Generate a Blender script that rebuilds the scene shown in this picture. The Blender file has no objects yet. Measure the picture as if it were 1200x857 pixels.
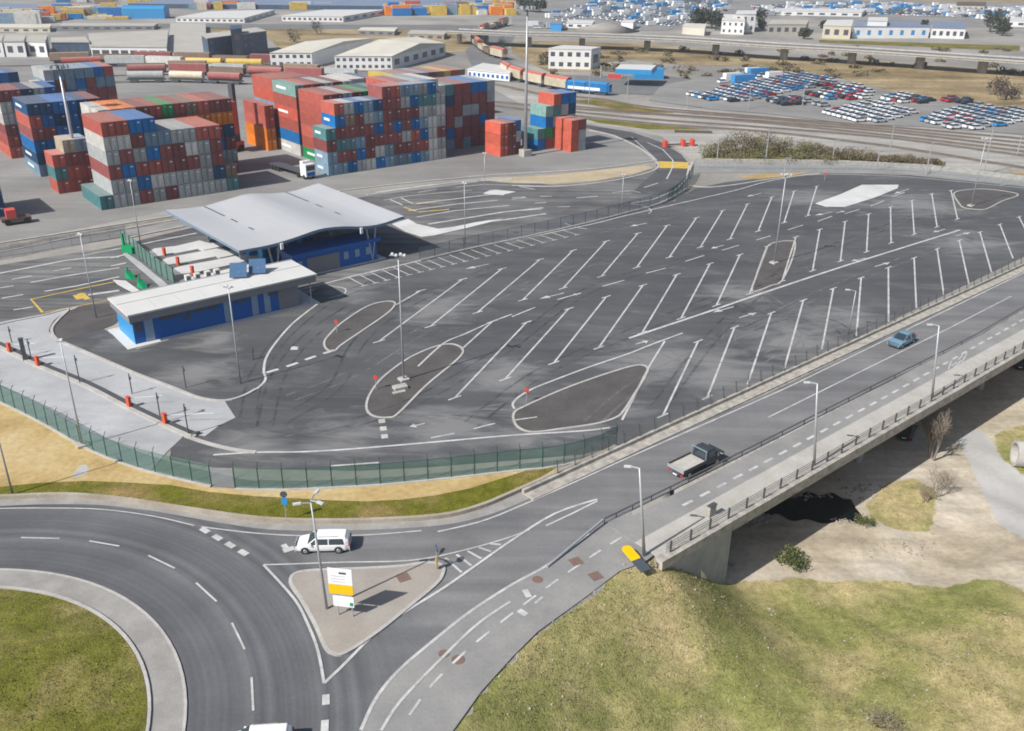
import bpy, bmesh, math, random
import numpy as np
from mathutils import Vector, Matrix
from mathutils.geometry import delaunay_2d_cdt
def ccw(q): return sum(q[i-1].x*q[i].y-q[i].x*q[i-1].y for i in range(len(q))) > 0
random.seed(7); rng = np.random.default_rng(7)
R = math.radians
scene = bpy.context.scene
# ---------------------------------------------------------------- camera
FPX, PITCH, ROLL, CAMH = 1071.6, R(24.90), R(0.583), 47.0
_F = np.array([0, math.cos(PITCH), -math.sin(PITCH)]); _R = np.array([1., 0, 0]); _U = np.cross(_R, _F)
_c, _s = math.cos(ROLL), math.sin(ROLL)
_R, _U = _c*_R + _s*_U, -_s*_R + _c*_U
cam = bpy.data.cameras.new('camera'); camo = bpy.data.objects.new('camera', cam)
scene.collection.objects.link(camo)
camo.matrix_world = Matrix(((_R[0], _U[0], -_F[0], 0), (_R[1], _U[1], -_F[1], 0), (_R[2], _U[2], -_F[2], CAMH), (0, 0, 0, 1)))
cam.sensor_fit = 'HORIZONTAL'; cam.sensor_width = 36; cam.lens = 36*FPX/1200; cam.clip_start = 1; cam.clip_end = 12000
scene.camera = camo
# ---------------------------------------------------------------- light
SUN_AZ, SUN_EL = 38.5, 43.0            # direction the shadows fall (from +X), sun height
sun = bpy.data.lights.new('sun', 'SUN'); sun.energy = 4.9; sun.angle = R(0.5); sun.color = (1, .965, .915)
suno = bpy.data.objects.new('sun', sun); scene.collection.objects.link(suno)
_d = Vector((math.cos(R(SUN_EL))*math.cos(R(SUN_AZ)), math.cos(R(SUN_EL))*math.sin(R(SUN_AZ)), -math.sin(R(SUN_EL))))
suno.rotation_euler = _d.to_track_quat('-Z', 'Y').to_euler(); suno.location = (-50, -50, 100)
w = bpy.data.worlds.new('World'); scene.world = w; w.use_nodes = True
nt = w.node_tree; bg = nt.nodes['Background']; sky = nt.nodes.new('ShaderNodeTexSky')
sky.sky_type = 'NISHITA'; sky.sun_disc = False; sky.sun_elevation = R(SUN_EL)
sky.sun_rotation = R(90-(SUN_AZ+180)) % (2*math.pi); sky.dust_density = 2.0; sky.air_density = 1.0
nt.links.new(sky.outputs[0], bg.inputs[0]); bg.inputs[1].default_value = .09
scene.view_settings.view_transform = 'Standard'; scene.view_settings.look = 'None'
scene.view_settings.exposure = 0.14; scene.view_settings.gamma = 1
scene.render.engine = 'CYCLES'; scene.cycles.pixel_filter_type = 'BLACKMAN_HARRIS'; scene.cycles.filter_width = 1.8
# ---------------------------------------------------------------- pixel -> ground helpers
def G(x, y, z=0.):
    d = _F + _R*(x-600)/FPX - _U*(y-428.5)/FPX
    t = (CAMH-z)/-d[2]
    return np.array([d[0]*t, d[1]*t])
def GL(pts, z=0.): return [tuple(G(x, y, z)) for x, y in pts]
def proj(P):
    v = np.array([P[0], P[1], P[2]-CAMH]); q = v@_F
    return 600+FPX*(v@_R)/q, 428.5-FPX*(v@_U)/q
def ztop(base, ytop):                   # height of a vertical thing standing at ground point base whose top is at pixel row ytop
    lo, hi = 0., 46.
    for _ in range(40):
        m = (lo+hi)/2
        if proj((base[0], base[1], m))[1] > ytop: lo = m
        else: hi = m
    return lo
def Z(s, ox, oy): return lambda L: [(ox+X/s, oy+Y/s) for X, Y in L]
def smooth(P, n=6, closed=False):
    P = [np.array(p, float) for p in P]; out = []; N = len(P)
    rngi = range(N) if closed else range(N-1)
    for i in rngi:
        if closed: p0, p1, p2, p3 = P[i-1], P[i], P[(i+1) % N], P[(i+2) % N]
        else: p0, p1, p2, p3 = P[max(i-1, 0)], P[i], P[i+1], P[min(i+2, N-1)]
        for k in range(n):
            t = k/n
            out.append(.5*((2*p1)+(-p0+p2)*t+(2*p0-5*p1+4*p2-p3)*t*t+(-p0+3*p1-3*p2+p3)*t**3))
    if not closed: out.append(P[-1])
    return out
# ---------------------------------------------------------------- materials
def new_mat(name):
    m = bpy.data.materials.new(name); m.use_nodes = True
    return m, m.node_tree, m.node_tree.nodes['Principled BSDF']
def N(nt, t, **k):
    n = nt.nodes.new(t)
    for a, b in k.items(): setattr(n, a, b)
    return n
def ramp(nt, fac, stops):
    r = N(nt, 'ShaderNodeValToRGB'); e = r.color_ramp.elements
    while len(e) < len(stops): e.new(.5)
    for i, (p, c) in enumerate(stops):
        e[i].position = p; e[i].color = (*c, 1) if len(c) == 3 else c
    nt.links.new(fac, r.inputs[0]); return r.outputs[0]
def pos(nt, rot=0., scale=(1, 1, 1), obj=False):
    tc = N(nt, 'ShaderNodeTexCoord') if obj else N(nt, 'ShaderNodeNewGeometry')
    mp = N(nt, 'ShaderNodeMapping'); mp.inputs['Rotation'].default_value = (0, 0, rot); mp.inputs['Scale'].default_value = scale
    nt.links.new(tc.outputs['Object' if obj else 'Position'], mp.inputs[0]); return mp.outputs[0]
def noise(nt, vec, scale, detail=4, rough=.55):
    n = N(nt, 'ShaderNodeTexNoise'); n.inputs['Scale'].default_value = scale; n.inputs['Detail'].default_value = detail
    n.inputs['Roughness'].default_value = rough; nt.links.new(vec, n.inputs['Vector']); return n.outputs[0]
def mix(nt, fac, a, b, mode='MIX'):
    m = N(nt, 'ShaderNodeMix', data_type='RGBA', blend_type=mode)
    for s, v in ((0, fac), (6, a), (7, b)):
        if hasattr(v, 'links'): nt.links.new(v, m.inputs[s])
        elif s == 0: m.inputs[0].default_value = v
        else: m.inputs[s].default_value = (*v, 1)
    return m.outputs[2]
def bump(nt, b, h, strength=.4, dist=.1):
    n = N(nt, 'ShaderNodeBump'); n.inputs['Strength'].default_value = strength; n.inputs['Distance'].default_value = dist
    nt.links.new(h, n.inputs['Height']); nt.links.new(n.outputs[0], b.inputs['Normal'])
def S(*c): return tuple(v*1. for v in c)
def surface(name, stops, sc=.15, sc2=3., rough=.9, fine=.25, streak=None, bmp=.2, detail=5, spread=(.36, .64)):
    """broad patches (scale sc) between the colour stops, plus fine grain"""
    m, nt, b = new_mat(name)
    f1 = noise(nt, pos(nt), sc, detail, .6)
    n = len(stops); lo, hi = spread
    col = ramp(nt, f1, [(lo+(hi-lo)*i/(n-1), c) for i, c in enumerate(stops)])
    if streak:
        for rot, sx, sy, amt in streak:
            f3 = noise(nt, pos(nt, rot, (sx, sy, 1)), 1., 4, .6)
            s = ramp(nt, f3, [(.38, (1-amt,)*3), (.62, (1+amt,)*3)])
            col = mix(nt, 1., col, s, 'MULTIPLY')
    f2 = noise(nt, pos(nt), sc2, 3, .7)
    g = ramp(nt, f2, [(.3, (1-fine,)*3), (.7, (1+fine,)*3)])
    col = mix(nt, 1., col, g, 'MULTIPLY')
    nt.links.new(col, b.inputs['Base Color']); b.inputs['Roughness'].default_value = rough
    b.inputs['Specular IOR Level'].default_value = .25
    if bmp: bump(nt, b, f2, bmp, .05)
    return m
def paint(name, c, rough=.5, metal=0., var=.12, sc=1.5, spec=.4):
    m, nt, b = new_mat(name)
    f = noise(nt, pos(nt, obj=True), sc, 4, .65)
    g = ramp(nt, f, [(.3, (1-var,)*3), (.7, (1+var*.6,)*3)])
    nt.links.new(mix(nt, 1., c, g, 'MULTIPLY'), b.inputs['Base Color'])
    b.inputs['Roughness'].default_value = rough; b.inputs['Metallic'].default_value = metal
    b.inputs['Specular IOR Level'].default_value = spec
    return m
A40 = -R(39.5)
M = {}
M['asphalt'] = surface('asphalt_new', [(.072, .074, .079), (.088, .090, .094), (.115, .116, .118)], .05, 2.5, fine=.09, detail=8,
                       streak=[(A40, .03, .22, .10), (A40-.35, .06, .5, .06)], spread=(.34, .70))
def tyre_swirls(m):
    nt = m.node_tree; b = nt.nodes['Principled BSDF']; col = b.inputs['Base Color'].links[0].from_socket
    for sc, rot, sx, sy, lo, hi, amt, o in ((1., .25, .08, .26, .56, .74, (.16, .16, .158), 7), (1., 1.0, .12, .36, .58, .78, (.072, .073, .078), 7), (1., 2.3, .06, .22, .60, .74, (.18, .18, .177), 8)):
        n = N(nt, 'ShaderNodeTexNoise'); n.inputs['Scale'].default_value = sc; n.inputs['Detail'].default_value = o; n.inputs['Roughness'].default_value = .58; n.inputs['Distortion'].default_value = 1.1
        nt.links.new(pos(nt, rot, (sx, sy, 1)), n.inputs['Vector'])
        col = mix(nt, ramp(nt, n.outputs[0], [(lo, (0, 0, 0)), (hi, (.5, .5, .5))]), col, amt)
    DP = [((770, 425), 11), ((840, 440), 12), ((930, 400), 11), ((990, 372), 9), ((1080, 240), 16), ((1130, 285), 12), ((520, 362), 10), ((590, 440), 8), ((300, 520), 7), ((400, 515), 8), ((520, 505), 9), ((640, 500), 9), ((700, 475), 8), ((860, 345), 8), ((960, 235), 14), ((230, 440), 7), ((250, 400), 6), ((410, 345), 8), ((150, 400), 6), ((730, 235), 12)]
    msk = None
    for p, r in DP:
        g = N(nt, 'ShaderNodeNewGeometry'); v = N(nt, 'ShaderNodeVectorMath', operation='DISTANCE'); v.inputs[1].default_value = (*G(*p), .05); nt.links.new(g.outputs['Position'], v.inputs[0])
        mr = N(nt, 'ShaderNodeMapRange'); mr.inputs[1].default_value = r; mr.inputs[2].default_value = 0; nt.links.new(v.outputs['Value'], mr.inputs[0])
        if msk is None: msk = mr.outputs[0]
        else: a = N(nt, 'ShaderNodeMath', operation='MAXIMUM'); nt.links.new(msk, a.inputs[0]); nt.links.new(mr.outputs[0], a.inputs[1]); msk = a.outputs[0]
    n = N(nt, 'ShaderNodeTexNoise'); n.inputs['Scale'].default_value = 1.; n.inputs['Detail'].default_value = 8; n.inputs['Roughness'].default_value = .62; n.inputs['Distortion'].default_value = 1.4
    nt.links.new(pos(nt, -.6, (.10, .28, 1)), n.inputs['Vector']); a = N(nt, 'ShaderNodeMath', operation='MULTIPLY_ADD'); nt.links.new(msk, a.inputs[0]); a.inputs[1].default_value = .42; nt.links.new(n.outputs[0], a.inputs[2])
    col = mix(nt, ramp(nt, a.outputs[0], [(.60, (0, 0, 0)), (.88, (.72,)*3)]), col, (.235, .235, .232))
    nt.links.new(col, b.inputs['Base Color'])
tyre_swirls(M['asphalt'])
M['asphalt_fresh'] = surface('asphalt_infill', [(.078, .073, .071), (.105, .098, .094)], .3, 5, fine=.16)
M['asphalt_worn'] = surface('asphalt_worn', [(.15, .15, .15), (.18, .18, .178)], .08, 3, fine=.08)
M['lane'] = surface('lane_asphalt', [(.09, .09, .094), (.13, .13, .13), (.17, .17, .166)], .06, 2.5, fine=.1, streak=[(A40+.25, .03, .6, .25), (A40+.2, .08, 2.5, .10)])
M['path'] = surface('path_asphalt', [(.225, .222, .215), (.285, .28, .27)], .2, 4, fine=.07)
M['concrete'] = surface('concrete_pale', [(.34, .345, .35), (.42, .43, .435)], .12, 3, fine=.06, streak=[(.4, .2, .6, .05)])
M['whitepave'] = surface('white_paving', [(.50, .50, .49), (.60, .60, .585)], .2, 3, fine=.05)
M['apron'] = surface('cobble_apron', [(.26, .25, .235), (.33, .32, .30)], .5, 9, fine=.14)
M['island'] = surface('island_paving', [(.30, .27, .235), (.35, .32, .28)], .3, 8, fine=.10)
M['kerb'] = surface('kerb_stone', [(.37, .355, .33), (.46, .445, .42)], .5, 4, fine=.10)
M['kerbtan'] = surface('weathered_kerb', [(.30, .255, .20), (.40, .36, .30)], .3, 4, fine=.12)
M['yard'] = surface('yard_paving', [(.20, .195, .187), (.235, .23, .22), (.27, .265, .25)], .04, 2, fine=.06, streak=[(A40, .02, .3, .07)])
M['dust'] = surface('dusty_ground', [(.21, .20, .18), (.28, .265, .24), (.35, .335, .30)], .02, .6, fine=.12)
M['gravel'] = surface('rail_gravel', [(.17, .15, .13), (.28, .26, .23)], .3, 2.5, fine=.3)
M['palegravel'] = surface('pale_gravel', [(.29, .275, .25), (.39, .375, .345)], .05, 1., fine=.1, streak=[(.08, .01, .35, .12)])
M['drygrass'] = surface('dry_grass', [(.17, .125, .06), (.27, .205, .11), (.36, .285, .165)], .03, .5, fine=.25, streak=[(.3, .012, .12, .2)])
M['white'] = surface('road_paint_white', [(.38, .38, .37), (.55, .55, .54)], .6, 6, fine=.14)
M['yellowpaint'] = surface('road_paint_yellow', [(.50, .34, .06), (.6, .42, .10)], .6, 6, fine=.2)
M['sand'] = surface('sandy_bank', [(.36, .255, .105), (.45, .33, .15), (.50, .39, .21)], .12, 1.6, fine=.16, bmp=.5)
M['palesand'] = surface('pale_sand', [(.38, .31, .20), (.46, .39, .27)], .2, 2, fine=.1)
M['riversand'] = surface('river_sand', [(.35, .295, .21), (.45, .39, .295), (.52, .47, .385)], .09, 1.6, fine=.16, bmp=.6, detail=8, streak=[(.2, .05, .5, .12)])
M['track'] = surface('dirt_track', [(.40, .39, .37), (.46, .45, .44)], .1, 2, fine=.06)
M['steel'] = paint('galvanised_steel', (.42, .44, .46), .45, .35)
M['darksteel'] = paint('dark_steel', (.10, .105, .11), .5, .3)
M['guard'] = paint('weathered_guard_steel', (.17, .17, .172), .5, .3)
M['walk'] = surface('walkway_concrete', [(.38, .36, .325), (.45, .43, .395)], .4, 4, fine=.08)
M['mancover'] = paint('rusty_cover', (.19, .125, .10), .7)
M['rail'] = paint('rusty_rail', (.14, .105, .085), .6, .3)
M['wallconc'] = paint('bridge_concrete', (.40, .375, .33), .85, var=.38, sc=1.3)
M['wallgrey'] = paint('grey_concrete', (.38, .37, .35), .85, var=.2, sc=.5)  # plain grey concrete of the abutment, retaining wall, piers and cradle
M['rubber'] = paint('tyre_rubber', (.025, .025, .026), .85)
M['rim'] = paint('wheel_rim', (.45, .45, .46), .35, .6)
M['glass'] = paint('vehicle_glass', (.03, .045, .06), .08, var=.05, spec=.8)
M['carwhite'] = paint('car_white', (.78, .78, .78), .25, var=.04)
M['carblue'] = paint('car_blue', (.22, .36, .47), .28, .3, var=.05)
M['carblack'] = paint('car_black', (.03, .032, .036), .25, var=.05)
M['truckgrey'] = paint('truck_grey', (.055, .065, .072), .35, .2, var=.1)
M['lampred'] = paint('red_lens', (.5, .03, .05), .3)
M['lampclear'] = paint('clear_lens', (.75, .75, .72), .15)
M['lamphead'] = paint('lamp_housing', (.52, .53, .54), .4)
M['bluegrey'] = paint('headboard_paint', (.20, .27, .31), .4)
M['wood'] = paint('pale_boards', (.47, .45, .41), .8, var=.2)
M['orange'] = paint('orange_plastic', (.62, .10, .035), .5)
M['redsign'] = paint('red_sign', (.62, .08, .06), .5)
M['signwhite'] = paint('sign_white', (.78, .78, .80), .45, var=.05)
M['signyellow'] = paint('sign_yellow', (.80, .50, .0), .45, var=.05)
M['signback'] = paint('sign_dark', (.07, .085, .10), .5)
M['green'] = paint('green_plastic', (.0, .27, .10), .5)
M['blue'] = paint('cladding_blue', (.004, .115, .42), .45, var=.06)
M['bluelight'] = paint('cladding_light_blue', (.03, .26, .56), .45, var=.06)
M['bluepale'] = paint('pale_blue_pane', (.25, .36, .50), .25, var=.06)
M['roofwhite'] = paint('roof_white', (.60, .595, .57), .6, var=.05, sc=.3)
M['canopy'] = paint('canopy_membrane', (.43, .44, .452), .6, var=.05, sc=.12)
M['fascia'] = paint('grey_fascia', (.22, .22, .235), .6, var=.06)
M['fascia2'] = paint('seam_grey', (.42, .43, .445), .6)
M['soffit'] = paint('blue_grey_soffit', (.16, .24, .33), .6)
M['solar'] = paint('solar_panel', (.07, .14, .25), .3)
M['cream'] = paint('cream_wall', (.58, .52, .40), .8, var=.08, sc=.2)
M['whitewall'] = paint('white_wall', (.72, .72, .71), .8, var=.08, sc=.2)
M['greyroof'] = paint('grey_roof', (.42, .40, .355), .8, var=.12, sc=.08)
M['blueroof'] = paint('slate_blue_roof', (.18, .23, .32), .7, var=.1, sc=.05)
M['roofcream'] = paint('cream_roof', (.58, .55, .47), .8, var=.15, sc=.08)
M['darkblue'] = paint('dark_blue_wall', (.05, .09, .15), .5, var=.2, sc=.2)
M['window'] = paint('window_dark', (.09, .10, .12), .2, var=.2)
M['bark'] = paint('bare_bark', (.26, .215, .18), .9, var=.2)
M['barkdark'] = paint('dark_bark', (.09, .07, .055), .9, var=.2)
def foliage(name, c1, c2):
    m, nt, b = new_mat(name)
    oi = noise(nt, pos(nt), .9, 3, .7)
    nt.links.new(ramp(nt, oi, [(.35, c1), (.65, c2)]), b.inputs['Base Color']); b.inputs['Roughness'].default_value = .8
    return m
M['leafolive'] = foliage('olive_leaves', (.11, .088, .045), (.19, .155, .09))
M['leafscrub'] = foliage('scrub_leaves', (.10, .095, .04), (.19, .175, .085))
M['leafgreen'] = foliage('green_leaves', (.05, .07, .018), (.12, .14, .04))
M['leafdark'] = foliage('dark_leaves', (.025, .035, .018), (.06, .075, .04))
M['twig'] = foliage('twig_brown', (.16, .125, .09), (.28, .235, .19))
M['blade'] = foliage('grass_blades', (.15, .15, .04), (.28, .25, .09)); M['straw'] = foliage('straw_blades', (.26, .21, .10), (.40, .32, .16))
# grass with patches of green, straw and stone
def grass_mat(name, green, straw, bias=.5, sc=.09):
    m, nt, b = new_mat(name)
    f1 = noise(nt, pos(nt), sc, 6, .62); f2 = noise(nt, pos(nt), 1.1, 5, .7); f3 = noise(nt, pos(nt), 6., 3, .7)
    a = ramp(nt, f2, [(.32, tuple(v*.72 for v in green)), (.68, tuple(v*1.25 for v in green))])
    s = ramp(nt, f2, [(.32, tuple(v*.75 for v in straw)), (.68, tuple(v*1.2 for v in straw))])
    col = mix(nt, ramp(nt, f1, [(bias-.10, (0, 0, 0)), (bias+.10, (1, 1, 1))]), a, s)
    col = mix(nt, 1., col, ramp(nt, f3, [(.25, (.62,)*3), (.75, (1.35,)*3)]), 'MULTIPLY')
    f5 = noise(nt, pos(nt), .38, 6, .72); col = mix(nt, 1., col, ramp(nt, f5, [(.30, (.80, .83, .72)), (.5, (1., 1., 1.)), (.70, (1.18, 1.12, 1.15))]), 'MULTIPLY')
    f4 = noise(nt, pos(nt), 1.7, 4, .75)
    col = mix(nt, ramp(nt, f4, [(.66, (0, 0, 0)), (.72, (.75,)*3)]), col, (.42, .38, .33))
    nt.links.new(col, b.inputs['Base Color']); b.inputs['Roughness'].default_value = .95; b.inputs['Specular IOR Level'].default_value = .1
    bump(nt, b, f3, .8, .15); return m
M['grass'] = grass_mat('field_grass', (.245, .25, .085), (.45, .37, .19), .54)
M['grassisland'] = grass_mat('island_grass', (.155, .155, .028), (.27, .225, .09), .58, .2)
M['grassverge'] = grass_mat('verge_grass', (.14, .14, .018), (.27, .20, .08), .56, .12)
def water_mat():
    m, nt, b = new_mat('dark_water'); b.inputs['Base Color'].default_value = (.004, .008, .012, 1); b.inputs['Roughness'].default_value = .12
    bump(nt, b, noise(nt, pos(nt), 1.5, 3, .5), .15, .05); return m
M['water'] = water_mat()
def ring_asphalt():
    m, nt, b = new_mat('roundabout_asphalt')
    g = N(nt, 'ShaderNodeNewGeometry'); v = N(nt, 'ShaderNodeVectorMath', operation='DISTANCE'); v.inputs[1].default_value = (-41.6, 39.6, 0.055)
    nt.links.new(g.outputs['Position'], v.inputs[0])
    cb = N(nt, 'ShaderNodeCombineXYZ'); nt.links.new(v.outputs['Value'], cb.inputs[0])
    f = noise(nt, cb.outputs[0], .9, 3, .6)
    col = ramp(nt, f, [(.34, (.085, .088, .095)), (.5, (.115, .118, .125)), (.66, (.15, .152, .156))])
    f0 = noise(nt, pos(nt, A40, (.03, .5, 1)), 1., 4, .6)
    col2 = ramp(nt, f0, [(.34, (.145, .146, .15)), (.5, (.17, .17, .172)), (.66, (.20, .199, .197))])
    mr = N(nt, 'ShaderNodeMapRange'); mr.inputs[1].default_value = 31; mr.inputs[2].default_value = 40; nt.links.new(v.outputs['Value'], mr.inputs[0])
    col = mix(nt, mr.outputs[0], col, col2)
    f3 = noise(nt, pos(nt), 4., 3, .7)
    col = mix(nt, 1., col, ramp(nt, f3, [(.3, (.92,)*3), (.7, (1.08,)*3)]), 'MULTIPLY')
    f4 = noise(nt, pos(nt), .12, 4, .6)
    col = mix(nt, 1., col, ramp(nt, f4, [(.35, (.86,)*3), (.65, (1.12,)*3)]), 'MULTIPLY')
    nt.links.new(col, b.inputs['Base Color']); b.inputs['Roughness'].default_value = .85; b.inputs['Specular IOR Level'].default_value = .25
    return m
M['road'] = ring_asphalt()
def mesh_mat(name, c, alpha, freq=6.):
    m, nt, b = new_mat(name); nt.links.new(mix(nt, noise(nt, pos(nt), 2., 2), c, tuple(v*1.3 for v in c)), b.inputs['Base Color'])
    b.inputs['Alpha'].default_value = alpha; b.inputs['Roughness'].default_value = .7; return m
M['greennet'] = mesh_mat('green_fence_net', (.04, .13, .10), .5)
M['greynet'] = mesh_mat('grey_fence_net', (.22, .25, .27), .38)
M['paleglass'] = mesh_mat('green_tinted_glass', (.12, .22, .19), .62)
M['bridgenet'] = mesh_mat('bridge_railing_net', (.30, .29, .27), .22)
M['fencepost'] = paint('green_post', (.02, .07, .055), .5)
# ---------------------------------------------------------------- object helpers
C = scene.collection
class MB:
    def __init__(s): s.v = []; s.f = []; s.m = []; s.mi = 0
    def add(s, vs, fs):
        o = len(s.v); s.v += [tuple(map(float, p)) for p in vs]; s.f += [tuple(i+o for i in f) for f in fs]; s.m += [s.mi]*len(fs); return s
    def box(s, c, d, rz=0., base=True):          # c = centre of the base, d = dims
        x, y, z = d[0]/2, d[1]/2, d[2]; ca, sa = math.cos(rz), math.sin(rz)
        z0 = c[2] if base else c[2]-z/2
        P = [(c[0]+a*x*ca-b*y*sa, c[1]+a*x*sa+b*y*ca, z0+k*z) for k in (0, 1) for a, b in ((-1, -1), (1, -1), (1, 1), (-1, 1))]
        return s.add(P, [(3, 2, 1, 0), (4, 5, 6, 7), (0, 1, 5, 4), (1, 2, 6, 5), (2, 3, 7, 6), (3, 0, 4, 7)])
    def tube(s, a, b, r0, r1=None, n=8, caps=True):
        r1 = r0 if r1 is None else r1; a = Vector(a); b = Vector(b); q = (b-a).to_track_quat('Z', 'Y').to_matrix()
        P = []
        for c, r in ((a, r0), (b, r1)):
            for k in range(n): P.append(c+q@Vector((r*math.cos(2*math.pi*k/n), r*math.sin(2*math.pi*k/n), 0)))
        F = [(k, (k+1) % n, n+(k+1) % n, n+k) for k in range(n)]
        if caps: F += [tuple(range(n-1, -1, -1)), tuple(range(n, 2*n))]
        return s.add(P, F)
    def prism(s, poly, z0, z1):
        n = len(poly); ar = sum(poly[i-1][0]*poly[i][1]-poly[i][0]*poly[i-1][1] for i in range(n))
        if ar < 0: poly = poly[::-1]
        P = [(x, y, z0) for x, y in poly]+[(x, y, z1) for x, y in poly]
        return s.add(P, [tuple(range(n-1, -1, -1)), tuple(range(n, 2*n))]+[(i, (i+1) % n, n+(i+1) % n, n+i) for i in range(n)])
    def flat(s, poly, z):
        n = len(poly); ar = sum(poly[i-1][0]*poly[i][1]-poly[i][0]*poly[i-1][1] for i in range(n))
        if ar < 0: poly = poly[::-1]
        r = delaunay_2d_cdt([Vector((float(p[0]), float(p[1]))) for p in poly], [], [list(range(n))], 1, 1e-4)
        return s.add([(v.x, v.y, z) for v in r[0]], [tuple(f) if ccw([r[0][i] for i in f]) else tuple(f)[::-1] for f in r[2]])
    def ribbon(s, pts, w0, z, w1=None, h=0):      # strip following pts; w0 = width (centred) ; h>0 makes it a solid kerb
        pts = [np.array(p[:2], float) for p in pts]; L = []; Rr = []
        for i, p in enumerate(pts):
            t = (pts[min(i+1, len(pts)-1)]-pts[max(i-1, 0)]); t /= (np.hypot(*t)+1e-9); n = np.array([-t[1], t[0]])
            L.append(p+n*w0/2); Rr.append(p-n*w0/2)
        zz = z if isinstance(z, (list, tuple)) else [z]*len(pts)
        k = len(pts); P = [(*l, zz[i]+h) for i, l in enumerate(L)]+[(*r, zz[i]+h) for i, r in enumerate(Rr)]
        F = [(i, k+i, k+i+1, i+1) for i in range(k-1)]
        if h:
            P += [(*l, zz[i]) for i, l in enumerate(L)]+[(*r, zz[i]) for i, r in enumerate(Rr)]
            F += [(i, i+1, 2*k+i+1, 2*k+i) for i in range(k-1)]+[(k+i+1, k+i, 3*k+i, 3*k+i+1) for i in range(k-1)]
            F += [(0, 2*k, 3*k, k), (k-1, 2*k-1, 4*k-1, 3*k-1)]
        return s.add(P, F)
    def quad(s, a, b, c, d): return s.add([a, b, c, d], [(0, 1, 2, 3)])
    def mesh(s, name, mats):
        me = bpy.data.meshes.new(name); me.from_pydata(s.v, [], s.f)
        for m in (mats if isinstance(mats, (list, tuple)) else [mats]): me.materials.append(m)
        if any(s.m): me.polygons.foreach_set('material_index', s.m)
        me.update(); return me
    def build(s, name, mats, parent=None, smooth=False, loc=None, rz=0.):
        me = s.mesh(name, mats); o = bpy.data.objects.new(name, me); C.objects.link(o)
        if smooth: me.polygons.foreach_set('use_smooth', [True]*len(me.polygons))
        if parent: o.parent = parent
        if loc is not None: o.location = loc
        if rz: o.rotation_euler = (0, 0, rz)
        return o
def tag(o, label=None, cat=None, group=None, kind=None):
    if label: o['label'] = label
    if cat: o['category'] = cat
    if group: o['group'] = group
    if kind: o['kind'] = kind
    return o
def empty(name, loc, rz=0., label=None, cat=None, group=None):
    o = bpy.data.objects.new(name, None); C.objects.link(o); o.location = (*loc, 0)[:3] if len(loc) == 2 else loc
    o.rotation_euler = (0, 0, rz); o.empty_display_size = .3; return tag(o, label, cat, group)
def struct(o): o['kind'] = 'structure'; return o
def copy_tree(o, parent=None):
    c = o.copy(); C.objects.link(c)
    if parent: c.parent = parent
    for ch in [x for x in bpy.data.objects if x.parent == o]: copy_tree(ch, c)
    return c
def sheet(name, px, z, mat, smoothn=0, raw=False):
    P = px if raw else GL(px)
    if smoothn: P = [tuple(p) for p in smooth(P, smoothn, True)]
    return struct(MB().flat(P, z).build(name, mat))
# ---------------------------------------------------------------- bridge frame
BA = np.array([23.9, 72.0]); BANG = R(40.2); BU = np.array([math.cos(BANG), math.sin(BANG)]); BV = np.array([BU[1], -BU[0]])   # BV points to the south side
def BP(u, v): return tuple(BA+BU*u+BV*v)
UAB = -5.0; BW = 15.3; GZ = -7.2
S2 = [(1200, 412), (900, 587), (765, 650), (757, 658), (742, 664), (726, 670), (684, 702), (630, 741), (600, 771), (564, 811), (531, 857), (505, 900), (480, 960)]   # south edge of the pavement
S2G = GL(S2)
edge_left = [np.array(p) for p in S2G[3:]]
def dist_poly(x, y, P):
    best = 1e9
    for a, b in zip(P[:-1], P[1:]):
        ab = b-a; t = max(0, min(1, ((x-a[0])*ab[0]+(y-a[1])*ab[1])/(ab@ab))); q = a+ab*t
        best = min(best, math.hypot(x-q[0], y-q[1]))
    return best
poly_low = [tuple(BP(400, -BW+.3)), tuple(BP(UAB-.4, -BW+.3)), tuple(BP(UAB-.4, -.6)), tuple(BP(-13, -.6))]+[tuple(p) for p in edge_left]+[tuple(G(480, 960)+np.array([60, -60])), (400, -60)]
def inside(x, y, P):
    c = False; n = len(P)
    for i in range(n):
        x1, y1 = P[i-1]; x2, y2 = P[i]
        if (y1 > y) != (y2 > y) and x < (x2-x1)*(y-y1)/(y2-y1)+x1: c = not c
    return c
def height(x, y):
    if not inside(x, y, poly_low): return 0.
    d = (np.array([x, y])-BA); u = d@BU; v = d@BV
    e = dist_poly(x, y, edge_left); t = min(1, e/(11.5 if v < 5 else 11.5+(v-5)*.8 if v < 8 else 14+min(10, (v-8)*.5))); t = min(1, t); s = t*t*(3-2*t); s = s*.45+t*.55
    if u > UAB-.4 and v < 1.0: s = 1.
    n = .14*math.sin(x*.35+1.3*math.sin(y*.21))*math.sin(y*.3)+.12*math.sin(x*1.1+y*.7)
    q = max(0, min(1, (v-9)/14.)); q = q*q*(3-2*q); gz = GZ+2.6*q*(1 if u < 60 else 0)*max(0, min(1, (34-u)/20.))
    return gz*s + n*s*min(1, max(0, (v-1)/4.)) - .03
def axis(lo, hi, f0, f1, step):
    a = [-6000, -2500, -1000, -400, -150] ; a = [v for v in a if v < f0-5]
    m = list(np.arange(f0, f1+1e-6, step)); b = [v for v in (f1+8, f1+25, 300, 450, 800, 1500, 3000, 7000) if v > f1+5]
    return sorted(set(a+m+b))
xs = axis(0, 0, -15, 130, 1.0); ys = axis(0, 0, 15, 170, 1.0)
mb = MB(); nx, ny = len(xs), len(ys)
mb.v = [(x, y, height(x, y) if -20 < x < 480 and y < 330 else 0.) for y in ys for x in xs]
mb.f = [(j*nx+i, j*nx+i+1, (j+1)*nx+i+1, (j+1)*nx+i) for j in range(ny-1) for i in range(nx-1)]
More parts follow.
